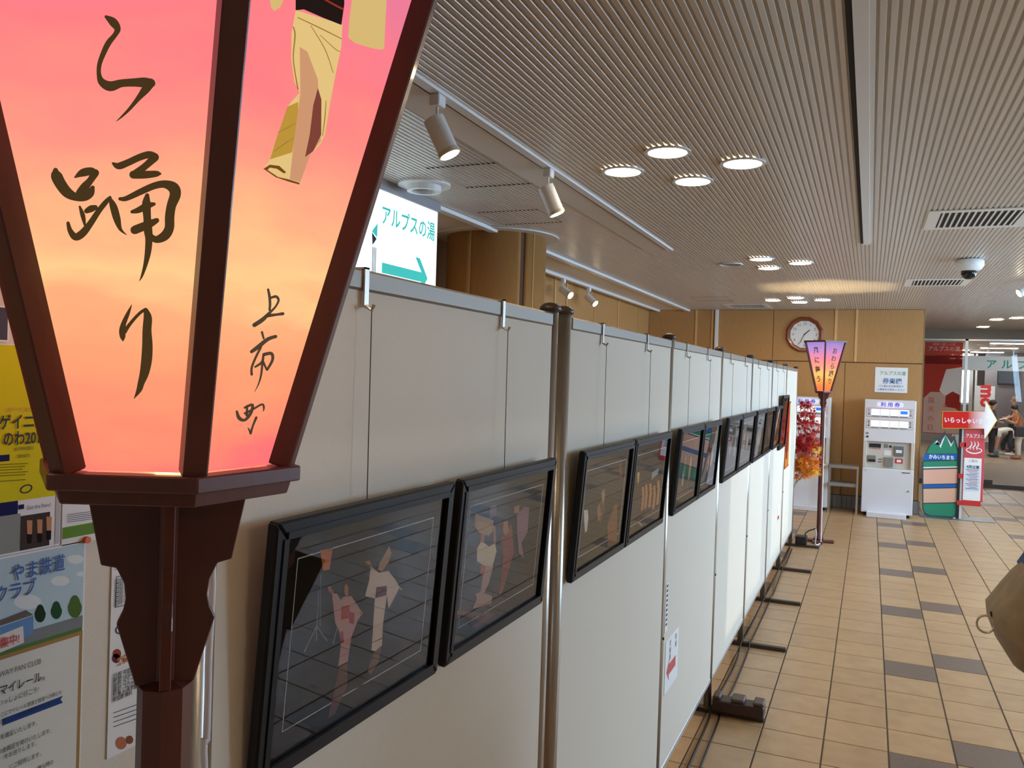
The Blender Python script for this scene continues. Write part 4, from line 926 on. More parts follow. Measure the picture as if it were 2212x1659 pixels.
    MB().cyl((x0+.04, f, z0+.58), (x0+.04, f-.006, z0+.58), .008, n=10).build('door_lock', m_sil, t)
machine('white ticket machine beside the green cut-out board, under the paper notice', -.058, 12.55, .045)
machine('white ticket machine partly hidden behind maple leaves and far lantern', -1.15, 12.62, .045)
# side table
tb = thing('side_table', 'small grey metal side table with shelf between the ticket machines', 'table', (-.30, 12.68, 0))
xa, xb, ya_, yb_ = -.495, -.105, 12.50, 12.88; m_tb = mat('table_grey', (150, 146, 140), .4, .3)
MB().box(xa, xb, ya_, yb_, .63, .665).build('table_top', m_tb, tb, bevel=.004)
MB().box(xa+.02, xb-.02, ya_+.02, yb_-.02, .375, .42).build('shelf', m_tb, tb, bevel=.003)
for x in (xa+.012, xb-.012):
    for y in (ya_+.012, yb_-.012): MB().box(x-.012, x+.012, y-.012, y+.012, .0, .632).build('leg', m_alu, tb)

# clock
ck_ = thing('wall_clock', 'round wall clock with white face and brown twelve sided rim', 'clock', (-.92, YB-.012, 2.53))
cx, cz, Yk = -.92, 2.53, YB-.0125
def disc(r, n, d0, d1, rot=0.): return [(cx+r*math.cos(rot+2*math.pi*i/n), Yk-d0, cz+r*math.sin(rot+2*math.pi*i/n)) for i in range(n)], (0, -(d1-d0), 0)
n = 12; mb = MB(); R1, R0 = .268, .205
ring = []
for r, d in ((R1, 0), (R1, .035), (R1-.02, .05), (R0+.012, .042), (R0, .02)):
    ring.append([(cx+r*math.cos(math.pi/12+2*math.pi*i/n), Yk-d, cz+r*math.sin(math.pi/12+2*math.pi*i/n)) for i in range(n)])
vs = [p for r in ring for p in r]; fs = [(a*n+i, a*n+(i+1) % n, (a+1)*n+(i+1) % n, (a+1)*n+i) for a in range(4) for i in range(n)]
mb.add(vs, fs).build('clock_rim', mat('clock_wood', (126, 62, 34), .25, coat=.4), ck_)
p, d = disc(R0+.006, 12, .002, .02, math.pi/12); MB().prism(p, d).build('clock_face', mat('clock_white', (226, 228, 226), .6), ck_)
for h in range(1, 13):
    a = math.pi/2-h*math.pi/6; text(str(h), .052, m_txt, ck_, (cx+.162*math.cos(a), Yk-.0203, cz+.162*math.sin(a)-.019), (1, 0, 0), (0, 0, 1), name='numeral')
def hand(nm_, ang, L, w_, d):
    a = math.radians(90-ang); u = np.array([math.cos(a), 0, math.sin(a)]); v = np.array([-u[2], 0, u[0]]); c0 = np.array([cx, Yk-d, cz])
    MB().prism([c0-u*.02-v*w_, c0-u*.02+v*w_, c0+u*L*.7+v*w_*1.2, c0+u*L, c0+u*L*.7-v*w_*1.2], (0, -.0015, 0)).build(nm_, m_txt, ck_)
hand('hour_hand', 47, .115, .005, .023); hand('minute_hand', 206, .165, .0035, .026)
MB().cyl((cx, Yk-.02, cz), (cx, Yk-.03, cz), .009, n=14).build('hub', m_black, ck_)

# paper notice on the far wall
wn = thing('wall_notice', 'white notice with green heading on the wood wall above a ticket machine', 'notice', (.275, YB-.013, 1.705))
Yn = YB-.0128
MB().box(.062, .487, Yn-.003, Yn, 1.705, 2.07).build('paper', m_paper, wn)
MB().box(.062, .487, Yn-.006, Yn-.003, 1.705, 1.712).build('holder_lip', m_alu, wn)
gm = mat('green_print', (120, 168, 140), .6)
text('アルプスの湯', .062, gm, wn, (.29, Yn-.0032, 1.965), (1, 0, 0), (0, 0, 1), bold=.02, squash=.92)
text('券売機', .085, mat('blue_shadow_print', (108, 138, 180), .6), wn, (.29, Yn-.0032, 1.845), (1, 0, 0), (0, 0, 1), bold=.03)
text('ご入場の方は券売機で', .033, m_blue, wn, (.275, Yn-.0032, 1.79), (1, 0, 0), (0, 0, 1), bold=.01)
text('入場券をお求めください', .033, m_blue, wn, (.275, Yn-.0032, 1.74), (1, 0, 0), (0, 0, 1), bold=.01)

# ================================================================== cut-out board, info placard and arrow sign
# (the town mascot drawn on the original board is left out: a plain board in its colours stands there)
sb = thing('cutout_board', 'cut-out board with green snowy peaks above a blue name band', 'standee', (.98, 12.98, 0))
Yst = 12.98
def S(x, y): p = ony(1980+x*.16275, 860+y*.16275, Yst); return np.array([p[0], Yst, p[2]])
outl = [(150, 640), (215, 590), (250, 510), (300, 550), (375, 435), (440, 560), (500, 490), (560, 690), (585, 770), (585, 1480), (550, 1560), (470, 1590), (180, 1575), (100, 1540), (75, 1460), (75, 860), (110, 770)]
MB().prism([S(*p) for p in outl], (0, .03, 0)).build('board', mat('board_edge', (60, 70, 76), .5), sb)
def sp(nm_, c, pts, k): MB().prism([S(*p)-np.array([0, .0012*k, 0]) for p in pts], (0, .0008, 0)).build(nm_, colm(c), sb)
sp('mountain_print', (62, 142, 108), [(130, 735), (180, 640), (250, 560), (305, 640), (385, 490), (450, 620), (495, 560), (550, 735)], 1)
sp('snow_print', (232, 236, 232), [(240, 610), (270, 555), (318, 665), (385, 490), (345, 545), (312, 625), (290, 575)], 2)
sp('snow_print', (232, 236, 232), [(385, 490), (455, 650), (498, 560), (460, 610)], 2)
sp('name_band', (48, 104, 176), [(100, 745), (568, 740), (572, 815), (92, 830)], 3)
sp('green_field_print', (62, 142, 108), [(90, 845), (572, 830), (572, 905), (90, 915)], 1)
sp('white_line_print', (232, 236, 232), [(90, 915), (572, 905), (572, 920), (90, 932)], 2)
sp('warm_field_print', (228, 178, 154), [(90, 950), (572, 938), (572, 1130), (90, 1140)], 1)
sp('blue_line_print', (48, 104, 176), [(90, 1150), (572, 1142), (572, 1180), (90, 1190)], 2)
sp('warm_field_print', (224, 180, 152), [(90, 1205), (572, 1195), (572, 1380), (90, 1390)], 1)
sp('green_field_print', (62, 142, 108), [(90, 1405), (572, 1395), (570, 1470), (540, 1540), (470, 1570), (180, 1555), (115, 1525), (90, 1460)], 1)
c0 = S(330, 805); text('かみいちまち', .066, m_paper, sb, c0-np.array([0, .0045, .002]), (1, 0, 0), (0, 0, 1), bold=.03, squash=.80)
MB().box(.70, 1.09, Yst-.16, Yst+.2, .0, .008).build('base_plate', mat('steel_plate', (120, 126, 134), .3, .6), sb)
MB().box(.94, 1.0, Yst+.03, Yst+.06, .004, .9).build('back_brace', m_black, sb)
# info placard
pl = thing('sign_stand', 'stand with red welcome arrow above a red hot spring schedule placard', 'sign', (1.34, 12.95, 0))
Yp = 12.94
MB().box(1.185, 1.215, Yp+.02, Yp+.05, .008, 1.50).build('pole', mat('pole_white', (210, 212, 216), .4), pl); MB().box(1.15, 1.185, Yp+.02, Yp+.05, .008, 1.50).build('pole_dark', m_black, pl)
for z in (1.03, .60): MB().box(1.16, 1.235, Yp+.0, Yp+.03, z-.03, z+.03).build('clip', m_red, pl)
MB().box(1.215, 1.462, Yp, Yp+.02, .26, 1.26).build('board', mat('placard_red', (204, 74, 82), .45), pl, bevel=.003)
MB().box(1.15, 1.44, Yp-.004, Yp+.02, .20, .26).build('foot_bar', m_red, pl, bevel=.003)
MB().box(1.222, 1.432, Yp-.003, Yp, .275, .855).build('schedule_sheet', m_paper, pl)
text('アルプスの', .062, m_paper, pl, (1.34, Yp-.001, 1.135), (1, 0, 0), (0, 0, 1), bold=.02, squash=.72)
mb = MB(); put = lambda x, y: (1.335+x, Yp-.0016, 1.0+y)
for dx in (-.04, 0, .04): brush(mb, [(dx, -.03, .006), (dx-.012, .0, .014), (dx+.012, .04, .014), (dx, .085, .006)], put, .001)
brush(mb, [(-.03, -.002, .008), (-.085, -.02, .011), (-.08, -.055, .014), (0, -.08, .017), (.08, -.055, .014), (.085, -.02, .011), (.03, -.002, .008)], put, .001)
mb.build('hot_spring_symbol', m_paper, pl, recalc=False)
text('ご案内', .042, colm((110, 110, 112)), pl, (1.327, Yp-.0032, .80), (1, 0, 0), (0, 0, 1), squash=.9)
MB().box(1.235, 1.42, Yp-.0042, Yp-.003, .40, .755).build('inner_sheet', colm((212, 222, 232)), pl)
text('9月公演', .05, m_txt, pl, (1.33, Yp-.0044, .715), (1, 0, 0), (0, 0, 1), bold=.03, squash=.85)
for k in range(13): MB().box(1.25+.02*(k % 3), 1.40-.015*(k % 2), Yp-.0048, Yp-.0042, .69-.0215*k, .697-.0215*k).build('schedule_line', [m_txt, m_red, m_blue][k % 3], pl)
MB().box(1.095, 1.62, 12.86, 13.22, .0, .007).build('base_plate', MATS['steel_plate'], pl)
# arrow sign on the same pole height, own stand behind the placard
ar = pl
m_arr = bpy.data.materials.new('arrow_glare_gradient'); m_arr.use_nodes = True; nt = m_arr.node_tree; b_ = nt.nodes['Principled BSDF']; b_.inputs['Roughness'].default_value = .3
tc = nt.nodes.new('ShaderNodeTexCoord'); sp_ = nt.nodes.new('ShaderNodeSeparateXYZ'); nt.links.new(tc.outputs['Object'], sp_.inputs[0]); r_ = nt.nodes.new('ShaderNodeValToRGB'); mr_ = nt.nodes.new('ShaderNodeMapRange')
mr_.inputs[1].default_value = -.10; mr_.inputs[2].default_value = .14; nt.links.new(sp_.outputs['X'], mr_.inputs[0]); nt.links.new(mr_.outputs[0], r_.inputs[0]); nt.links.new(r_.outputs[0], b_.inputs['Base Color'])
r_.color_ramp.elements[0].color = rgb(206, 30, 26); r_.color_ramp.elements[1].color = rgb(252, 250, 252)  # glare over the arrow head painted in as a fade to white
Ya = 12.885
ap = [(.927, 1.24), (.925, 1.485), (1.446, 1.505), (1.452, 1.665), (1.595, 1.39), (1.454, 1.11), (1.446, 1.262)]
def shrink(P, s):
    cx_, cz_ = 1.27, 1.385; return [(cx_+(x-cx_)*(1-s), cz_+(z-cz_)*(1-s*2.2)) for x, z in P]
MB().prism([(x, Ya, z) for x, z in ap], (0, .018, 0)).build('sign_back', m_black, ar)
MB().prism([(x, Ya-.0015, z) for x, z in shrink(ap, .012)], (0, .0015, 0)).build('yellow_edge', colm((236, 190, 60)), ar)
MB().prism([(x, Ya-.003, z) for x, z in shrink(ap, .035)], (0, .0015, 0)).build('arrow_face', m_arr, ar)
text('いらっしゃいませ', .082, m_paper, ar, (1.225, Ya-.0032, 1.335), (1, 0, 0), (0, 0, 1), bold=.03, squash=.83)


# ================================================================== glass doors and lobby beyond
m_dk = mat('door_dark', (66, 60, 54), .5)
gd = thing('glass_partition', 'glass partition with aluminium posts and dark threshold beyond the green cut-out', 'glass door', (2.4, YG, 0))
for x in (.70, 1.62, 3.3): MB().box(x-.025, x+.025, YG-.03, YG+.03, .06, 2.72).build('door_post', m_alu, gd)
MB().box(1.62, XR, YG-.08, YG+.1, .0, .07).build('threshold', m_dk, gd)
MB().box(.70, 1.62, YG-.03, YG+.03, .0, .08).build('threshold', m_dk, gd)
MB().box(.70, XR, YG-.03, YG+.03, 2.69, 2.72).build('door_head', m_alu, gd)
for a, b in ((.725, 1.595), (1.645, 3.275), (3.325, XR)): MB().poly([(a, YG, .075), (b, YG, .075), (b, YG, 2.69), (a, YG, 2.69)]).build('glass_pane', m_wglass, gd, recalc=False)
MB().box(1.98, 2.12, YG-.03, YG-.006, .07, .14).build('door_foot_plate', m_dk, gd)
# red banner inside the glass
bn = thing('red_banner', 'red and cream hanging banner behind the fixed glass panel', 'banner', (1.25, YG+.05, .94))
Yb = YG+.05
MB().box(.93, 1.565, Yb, Yb+.006, .94, 2.66).build('cloth', colm((186, 60, 44)), bn)
k = 0
for c, pts in (((128, 30, 24), [(.94, 2.25), (1.56, 2.25), (1.56, 2.42), (.94, 2.40)]), ((214, 168, 148), [(.94, .95), (1.555, .95), (1.555, 1.35), (1.40, 1.5), (1.25, 1.72), (1.05, 1.72), (.94, 1.6)]), ((236, 214, 200), [(1.2, 1.75), (1.45, 1.5), (1.56, 1.55), (1.56, 2.2), (1.3, 2.15)]), ((170, 44, 34), [(1.30, 1.45), (1.54, 1.42), (1.54, 1.68), (1.42, 1.74), (1.31, 1.66)])):
    k += 1; MB().poly([(x, Yb-.0006*k, z) for x, z in pts]).build('banner_print', colm(c), bn)
text('アルプスの湯', .10, colm((240, 200, 190)), bn, (1.25, Yb-.003, 2.50), (1, 0, 0), (0, 0, 1), squash=.9); text('健康と癒しの里', .055, colm((230, 160, 150)), bn, (1.25, Yb-.003, 2.60), (1, 0, 0), (0, 0, 1))
vtext('露天の日', .12, .17, colm((196, 110, 80)), bn, (1.07, Yb-.003, 1.62), (1, 0, 0), (0, 0, 1)); vtext('毎月26日', .08, .10, colm((206, 130, 100)), bn, (1.30, Yb-.003, 1.50), (1, 0, 0), (0, 0, 1))
MB().cyl((.92, Yb+.003, 2.665), (1.575, Yb+.003, 2.665), .008, n=8).build('hanging_rod', m_alu, bn)
# lobby shell
ZL = -.15
YE = 34
lob = struct(MB().box(-2, 9, YG+.1, YE, ZL-.05, ZL).build('floor_lobby', mat('lobby_floor', (176, 152, 124), .25, noise=.06, nscale=2)))
MB().box(.9, 9, YG+.1, 25.0, ZL+.0005, ZL+.008).build('entrance_mat', mat('entrance_mat', (134, 112, 90), .8, noise=.08, nscale=60), lob)
struct(MB().box(-2, 9, YG+.14, YE, 3.0, 3.08).build('ceiling_lobby', mat('lobby_ceiling', (214, 196, 172), .6)))
struct(MB().box(-2, 9, YE, YE+.1, ZL, 3.0).build('wall_lobby_end', mat('lobby_wall', (172, 164, 156), .7)))
struct(MB().box(-2.1, -2, YG, YE, ZL, 3.0).build('wall_lobby_left', m_wall)); struct(MB().box(9, 9.1, YG, YE, ZL, 3.0).build('wall_lobby_right', m_wall))
m_tub = emat('tube_light', (250, 250, 255), 28)
def lt(px_, py_, wx, lab):
    p = onz(px_, py_, 3.0); t = thing('ceiling_tube', lab, 'ceiling light', (p[0], p[1], 3.0), 'long lobby ceiling lights')
    MB().box(p[0]-wx-.04, p[0]+wx+.04, p[1]-.14, p[1]+.14, 2.985, 3.0).build('fitting', m_white, t); MB().box(p[0]-wx, p[0]+wx, p[1]-.1, p[1]+.1, 2.975, 2.985).build('tube_diffuser', m_tub, t)
for (a, b) in ((2184, 741), (2158, 751), (2132, 760)): lt(a, b, .45, 'long white ceiling light in the lobby behind the glass')
for x, y in ((4.5, 20), (6, 23), (5, 26.5), (2.2, 29)):
    t = thing('ceiling_tube', 'long white ceiling light in the lobby behind the glass', 'ceiling light', (x, y, 3.0), 'long lobby ceiling lights'); MB().box(x-.6, x+.6, y-.14, y+.14, 2.985, 3.0).build('fitting', m_white, t); MB().box(x-.55, x+.55, y-.1, y+.1, 2.975, 2.985).build('tube_diffuser', m_tub, t)
hb = thing('lobby_header', 'white header board in the lobby with large teal katakana', 'sign', (3.2, 22, 2.24))
MB().box(1.88, 5.2, 22, 22.1, 2.235, 2.57).build('board', m_white, hb)
text('ア', .23, m_teal, hb, (2.55, 21.999, 2.30), (1, 0, 0), (0, 0, 1), bold=.02); text('ル', .23, m_teal, hb, (2.86, 21.999, 2.30), (1, 0, 0), (0, 0, 1), bold=.02); text('プ', .23, m_teal, hb, (3.17, 21.999, 2.30), (1, 0, 0), (0, 0, 1), bold=.02)
text('スの湯', .23, m_teal, hb, (3.85, 21.999, 2.30), (1, 0, 0), (0, 0, 1), bold=.02)
for x in (1.92, 5.1): MB().box(x-.04, x+.04, 22, 22.1, ZL, 2.235).build('upright', m_alu, hb)
for x in (2.5, 3.0): MB().box(x-.01, x+.01, 22.04, 22.06, 2.57, 3.0).build('hanger', m_alu, hb)
# bright window in the lobby, posts, screen, banner board
w0 = ony(2070, 789, 29.5); w1 = ony(2092, 870, 29.5); w2 = ony(2104, 870, 29.5)
wd = struct(MB().box(w0[0]-.1, w0[0], 29.5, 29.56, ZL, 2.9).box(w1[0], w1[0]+.1, 29.5, 29.56, ZL, 2.9).box(w2[0], w2[0]+.06, 29.5, 29.56, ZL, 2.9).box(w0[0], w1[0], 29.5, 29.56, w1[2]-.06, w1[2]).build('window_5', m_alu))
MB().box(w0[0]+.0, w1[0], 29.52, 29.53, w1[2], 2.9).build('pane', emat('daylight_pane', (240, 248, 255), 2.2), wd)
MB().poly([(w0[0], 29.52, ZL), (w1[0], 29.52, ZL), (w1[0], 29.52, w1[2]-.06), (w0[0], 29.52, w1[2]-.06)]).build('lower_pane', m_wglass, wd, recalc=False)
tv = thing('wall_screen', 'dark flat screen high on the lobby wall behind the glass', 'screen', (4.0, 31.0, 1.8))
YS = 31.0
p0 = ony(2155, 792, YS); p1 = ony(2197, 832, YS)
MB().box(p0[0], p1[0], YS-.05, YS, p1[2], p0[2]).build('screen_body', m_black, tv, bevel=.01); MB().box(p0[0]+.03, p1[0]-.03, YS-.055, YS-.05, p1[2]+.05, p0[2]-.03).build('screen_glass', mat('screen_dark', (40, 40, 48), .15), tv)
sw = struct(MB().box(p0[0]-.35, p0[0]+4.5, YS+.01, YS+.15, ZL, 3.0).build('wall_screen_back', mat('screen_wall', (120, 112, 112), .7)))
bd = thing('letter_board', 'white upright board with red sideways lowercase letters in the lobby', 'sign', (3.0, 28.3, ZL))
a0 = ony(2106, 833, 28.3); a1 = ony(2147, 905, 28.3)
MB().box(a0[0], a1[0], 28.3, 28.34, a1[2]-.7, a0[2]).build('board', mat('board_white', (206, 204, 200), .6), bd)
for x in (a0[0]+.05, a1[0]-.05): MB().box(x-.02, x+.02, 28.3, 28.34, ZL, a1[2]-.7).build('leg', m_alu, bd)
text('mo', .50, m_red, bd, ((a0[0]+a1[0])/2-.09, 28.298, a0[2]-.30), (0, 0, -1), (1, 0, 0), bold=.05, squash=1.0)

# ================================================================== people
def skin(nm_, nodes, edges, m, parent, sub=1, root=0):
    me = bpy.data.meshes.new(nm_); me.from_pydata([n_[0] for n_ in nodes], edges, []); me.update()
    ob = bpy.data.objects.new(nm_, me); COL.objects.link(ob)
    ob.modifiers.new('s', 'SKIN'); sv = me.skin_vertices[0].data
    for i, n_ in enumerate(nodes):
        r = n_[1]; sv[i].radius = r if isinstance(r, tuple) else (r, r); sv[i].use_root = (i == root)
    ss = ob.modifiers.new('d', 'SUBSURF'); ss.levels = sub; ss.render_levels = sub
    bpy.context.view_layer.update(); dg = bpy.context.evaluated_depsgraph_get()
    m2 = bpy.data.meshes.new_from_object(ob.evaluated_get(dg)); bpy.data.objects.remove(ob)
    for p in m2.polygons: p.use_smooth = True
    m2.materials.clear(); m2.materials.append(m)
    inv = WM[parent.name].inverted()
    for v in m2.vertices: v.co = inv @ v.co
    o = bpy.data.objects.new(nm_, m2); COL.objects.link(o); o.parent = parent; WM[o.name] = WM[parent.name].copy(); return o
m_skin = mat('skin', (206, 150, 116), .55)
def blob(nm_, m, parent, c, sx, n=14):
    mb = MB(); prof = []
    vs = []; fs = []; K = 9
    for i in range(K+1):
        a = math.pi*i/K-math.pi/2
        for j in range(n): vs.append((c[0]+sx[0]*math.cos(a)*math.cos(2*math.pi*j/n), c[1]+sx[1]*math.cos(a)*math.sin(2*math.pi*j/n), c[2]+sx[2]*math.sin(a)))
    for i in range(K):
        for j in range(n): fs.append((i*n+j, i*n+(j+1) % n, (i+1)*n+(j+1) % n, (i+1)*n+j))
    return mb.add(vs, fs).build(nm_, m, parent, smooth=True)
def person(label, O, sc, J, top, bottom, hair, shoes, hairc, up_extra=None):
    """J: joints in metres relative to O (u along +X, d along +Y, h up) before scaling"""
    t = thing('person', label, 'person', tuple(O), None)
    G = lambda k: tuple(np.asarray(O)+sc*np.array(J[k]))
    j = {k: G(k) for k in J}
    R = lambda r: r*sc
    nodes = [(j['hip'], R(.115)), (j['waist'], R(.11)), (j['chest'], R(.125)), (j['neck'], R(.05)), (j['head0'], R(.075)), (j['head1'], R(.085)), (j['head2'], R(.06))]
    ed = [(0, 1), (1, 2), (2, 3), (3, 4), (4, 5), (5, 6)]
    for s in ('l', 'r'):
        k = len(nodes); nodes += [(j['sh'+s], R(.055)), (j['el'+s], R(.04)), (j['wr'+s], R(.028)), (j['ha'+s], R(.035))]; ed += [(2, k), (k, k+1), (k+1, k+2), (k+2, k+3)]
        k = len(nodes); nodes += [(j['th'+s], R(.085)), (j['kn'+s], R(.06)), (j['an'+s], R(.04)), (j['to'+s], R(.035))]; ed += [(0, k), (k, k+1), (k+1, k+2), (k+2, k+3)]
    skin('body', nodes, ed, m_skin, t)
    # shirt
    n2 = [(j['hip'], R(.135)), (j['waist'], R(.135)), (j['chest'], R(.15)), (tuple((np.array(j['chest'])*.4+np.array(j['neck'])*.6)), R(.075))]; e2 = [(0, 1), (1, 2), (2, 3)]
    for s in ('l', 'r'):
        k = len(n2); n2 += [(j['sh'+s], R(.075)), (tuple(np.array(j['sh'+s])*.25+np.array(j['el'+s])*.75), R(.058))]; e2 += [(2, k), (k, k+1)]
    skin('shirt', n2, e2, top, t)
    n3 = [(j['hip'], R(.142))]; e3 = []
    for s in ('l', 'r'):
        k = len(n3); n3 += [(j['th'+s], R(.10)), (j['kn'+s], R(.078)), (tuple(np.array(j['an'+s])+np.array([0, 0, .03*sc])), R(.06))]; e3 += [(0, k), (k, k+1), (k+1, k+2)]
    skin('trousers', n3, e3, bottom, t)
    for s in ('l', 'r'):
        a = np.array(j['an'+s]); b = np.array(j['to'+s]); c = (a+b)/2; c[2] = O[2]+.04*sc
        blob('shoe', shoes, t, c, (.055*sc+abs(b[0]-a[0])*.7, .055*sc+abs(b[1]-a[1])*.7, .04*sc), 10)
    h0, h1, h2 = (np.array(j[k]) for k in ('head0', 'head1', 'head2'))
    if hair: 
        d = (h2-h0)/np.linalg.norm(h2-h0); back = np.array(J['back'])
        blob('hair', hair, t, h1+d*.025*sc+back*.03*sc, (.098*sc, .098*sc, .098*sc), 14)
    # face details toward -back
    f = -np.array(J['back']); f = f/np.linalg.norm(f); sd = np.cross(f, (h2-h0)/np.linalg.norm(h2-h0))
    mb = MB().cyl(h1+f*.075*sc-np.array([0, 0, .01])*sc, h1+f*.11*sc-np.array([0, 0, .015])*sc, .014*sc, .006*sc, n=8); mb.build('nose', m_skin, t)
    for q in (-1, 1): blob('eye', m_txt, t, h1+f*.083*sc+sd*q*.03*sc+np.array([0, 0, .012])*sc, (.009*sc,)*3, 8)
    return t, j
def stand(lean=0., face=-1):
    return dict(hip=(0, 0, .82), waist=(lean*.2, 0, 1.0), chest=(lean*.6, 0, 1.24), neck=(lean*.9, 0, 1.42), head0=(lean+face*.02, 0, 1.48), head1=(lean+face*.03, 0, 1.57), head2=(lean+face*.02, 0, 1.66),
                shl=(lean*.75, -.17, 1.36), ell=(lean*.6+face*.05, -.22, 1.10), wrl=(lean*.6+face*.22, -.16, 1.02), hal=(lean*.6+face*.30, -.13, 1.03),
                shr=(lean*.75, .17, 1.36), elr=(lean*.6+face*.05, .22, 1.10), wrr=(lean*.6+face*.22, .16, 1.02), har=(lean*.6+face*.30, .13, 1.03),
                thl=(0, -.09, .76), knl=(face*.02, -.10, .44), anl=(0, -.10, .07), tol=(face*.13, -.10, .04), thr=(0, .09, .76), knr=(face*.02, .10, .44), anr=(0, .10, .07), tor=(face*.13, .10, .04), back=(-face, 0, 0))
m_or = mat('orange_shirt', (206, 122, 70), .8, noise=.1, nscale=20); m_wp = mat('white_trousers', (226, 220, 204), .8); m_ws = mat('white_shirt', (222, 216, 204), .8); m_np = mat('navy_trousers', (40, 38, 52), .8)
m_hb = mat('black_hair', (24, 20, 20), .6); m_hg = mat('fair_hair', (150, 118, 84), .7); m_sh = mat('white_shoes', (220, 214, 208), .6); m_rs = mat('red_shoes', (150, 70, 50), .6)
# woman in orange
O = onz(2199, 992, ZL); lady_o = O
jl = stand(lean=-.10); jl.update(wrl=(-.30, -.15, 1.16), hal=(-.38, -.12, 1.18), ell=(-.12, -.24, 1.08), head0=(-.14, 0, 1.47), head1=(-.17, 0, 1.55), head2=(-.17, 0, 1.64), elr=(-.15, .22, 1.1), wrr=(-.30, .14, 1.16), har=(-.37, .1, 1.18))
lady, jj = person('person in orange top and white trousers reading a white sheet', O, .93, jl, m_or, m_wp, m_hb, m_rs, None)
hs = np.array(jj['hal']); 
tag(MB().obox(hs+np.array([-.05, .08, .03]), (.97, 0, .2), (0, 1, 0), (-.2, 0, .97), .10, .13, .003).build('leaflet', m_paper), 'white leaflet held by the person in orange', 'leaflet')
bg_ = thing('shoulder_bag', 'black shoulder bag hanging on the person in orange', 'bag', tuple(O+np.array([.0, -.22, .62])))
cb = O+np.array([-.02, -.23, .80])
MB().obox(cb, (1, 0, .0), (0, 1, 0), (0, 0, 1), .13, .06, .15).build('bag_body', mat('bag_black', (34, 30, 44), .5), bg_, bevel=.03)
MB().tube([cb+np.array([-.11, 0, .13]), cb+np.array([-.10, .02, .34]), np.array(jj['shl'])+np.array([-.02, -.06, .07]), cb+np.array([.08, .03, .34]), cb+np.array([.11, 0, .13])], .014, 6).build('strap', mat('bag_strap', (150, 140, 130), .7), bg_)
# bending man
O = onz(2176, 983, ZL)
jb = dict(hip=(.12, 0, .66), waist=(.0, 0, .74), chest=(-.20, 0, .76), neck=(-.34, 0, .70), head0=(-.40, 0, .66), head1=(-.47, 0, .61), head2=(-.53, 0, .57),
          shl=(-.24, -.17, .70), ell=(-.27, -.19, .44), wrl=(-.30, -.14, .22), hal=(-.31, -.12, .12), shr=(-.24, .17, .70), elr=(-.26, .19, .46), wrr=(-.28, .14, .24), har=(-.29, .10, .14),
          thl=(.12, -.10, .62), knl=(.02, -.16, .36), anl=(.10, -.15, .07), tol=(-.02, -.15, .04), thr=(.12, .10, .62), knr=(-.12, .12, .36), anr=(-.10, .12, .07), tor=(-.22, .12, .04), back=(.5, 0, .6))
person('person in white shirt and dark trousers bending to the floor', O, 1.0, jb, m_ws, m_np, m_hg, m_sh, None)
tag(MB().obox(O+np.array([-.36, -.06, .06]), (1, 0, 0), (0, 1, 0), (0, 0, 1), .12, .09, .06).build('blue_pouch', mat('pouch_blue', (84, 110, 140), .7), bevel=.025), 'small blue pouch on the floor before the bending person', 'bag')
# persons farther back
O = onz(2188, 978.5, ZL); O = O*np.array([30.2/O[1], 30.2/O[1], 1])
person('person in dark clothes with fair hair behind the one in orange', O, 1.04, stand(0, -1), mat('grey_jacket', (92, 82, 80), .8), m_np, m_hg, m_black, None)
O = onz(2140, 980, ZL); O = O*np.array([27.6/O[1], 27.6/O[1], 1])
person('person in navy clothes with dark hair beside the letter board', O, .98, stand(0, 1), mat('navy_jacket', (46, 50, 72), .8), m_np, m_hb, m_black, None)
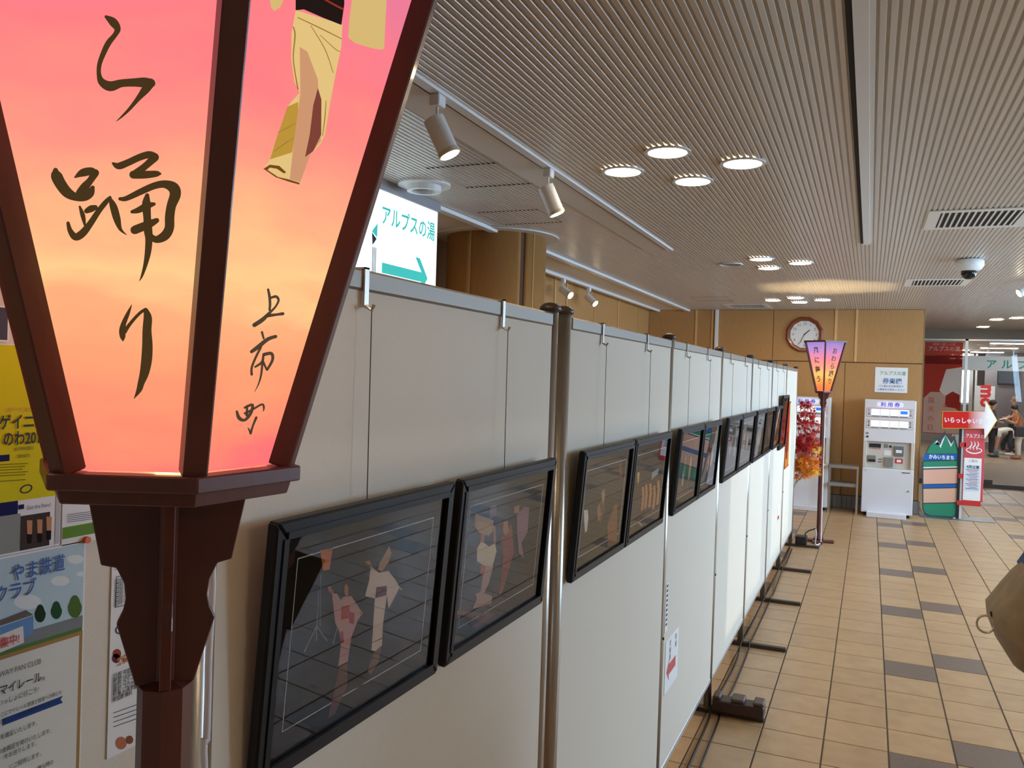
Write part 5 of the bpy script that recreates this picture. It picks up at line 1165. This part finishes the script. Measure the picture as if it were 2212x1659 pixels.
# near passer-by, mostly beyond the frame, with a backpack
O = np.array([.59, 2.5, 0.])
jn = stand(0.02, 1); jn.update(hal=(.10, -.24, .82), wrl=(.06, -.25, .88), ell=(-.02, -.26, 1.08), har=(.10, .24, .82), wrr=(.06, .25, .88), elr=(-.02, .26, 1.08))
m_bj = mat('blue_jacket', (44, 74, 124), .8, noise=.08, nscale=30)
pers, jj = person('person in blue jacket walking past with khaki backpack', O, 1.02, jn, m_bj, mat('dark_jeans', (34, 36, 48), .8), m_hb, m_black, None)
bp = thing('backpack', 'khaki cloth backpack with blue trim and clear charm', 'backpack', (.40, 2.5, 1.12))
m_kh = mat('khaki_cloth', (160, 140, 112), .85, noise=.12, nscale=25, bump=.4, bscale=60)
mb = MB(); rows = [(1.09, .03, .10), (1.11, .06, .13), (1.16, .092, .15), (1.20, .108, .155), (1.235, .112, .155), (1.28, .082, .15), (1.32, .055, .135), (1.35, .032, .11), (1.37, .01, .06)]
vs = []; N = 20
for z, dx, dy in rows:
    for i in range(N):
        a = 2*math.pi*i/N; c_, s_ = math.cos(a), math.sin(a)
        vs.append((.415+dx*np.sign(c_)*abs(c_)**.6, 2.5+dy*np.sign(s_)*abs(s_)**.6, z))
fs = [(i*N+j_, i*N+(j_+1) % N, (i+1)*N+(j_+1) % N, (i+1)*N+j_) for i in range(len(rows)-1) for j_ in range(N)]+[tuple(range(N-1, -1, -1)), tuple(range((len(rows)-1)*N, len(rows)*N))]
mb.add(vs, fs).build('bag_body', m_kh, bp, smooth=True)
for s in (-1, 1): MB().tube([(.44, 2.5+s*.09, 1.38), (.50, 2.5+s*.12, 1.46), (.60, 2.5+s*.13, 1.45), (.68, 2.5+s*.13, 1.33), (.66, 2.5+s*.13, 1.2), (.50, 2.5+s*.13, 1.12)], .014, 6).build('shoulder_strap', m_bj, bp)
MB().obox((.455, 2.5, 1.088), (1, 0, 0), (0, 1, 0), (0, 0, 1), .06, .11, .012).build('base_trim', mat('blue_trim', (34, 66, 150), .6), bp, bevel=.004)
MB().prism([(.41, 2.38, 1.30), (.375, 2.38, 1.325), (.385, 2.38, 1.36), (.43, 2.38, 1.41), (.52, 2.38, 1.44), (.52, 2.38, 1.32)], (0, .24, 0)).build('top_flap', m_bj, bp, bevel=.02)
MB().cyl((.318, 2.44, 1.232), (.303, 2.44, 1.228), .008, n=10).build('zip_pull', m_black, bp)
MB().tube([(.292+.020*math.cos(a), 2.43, 1.205+.022*math.sin(a)) for a in np.linspace(0, 2*math.pi, 20)], .003, 6).build('charm_ring', mat('clear_charm', (212, 196, 172), .1), bp)
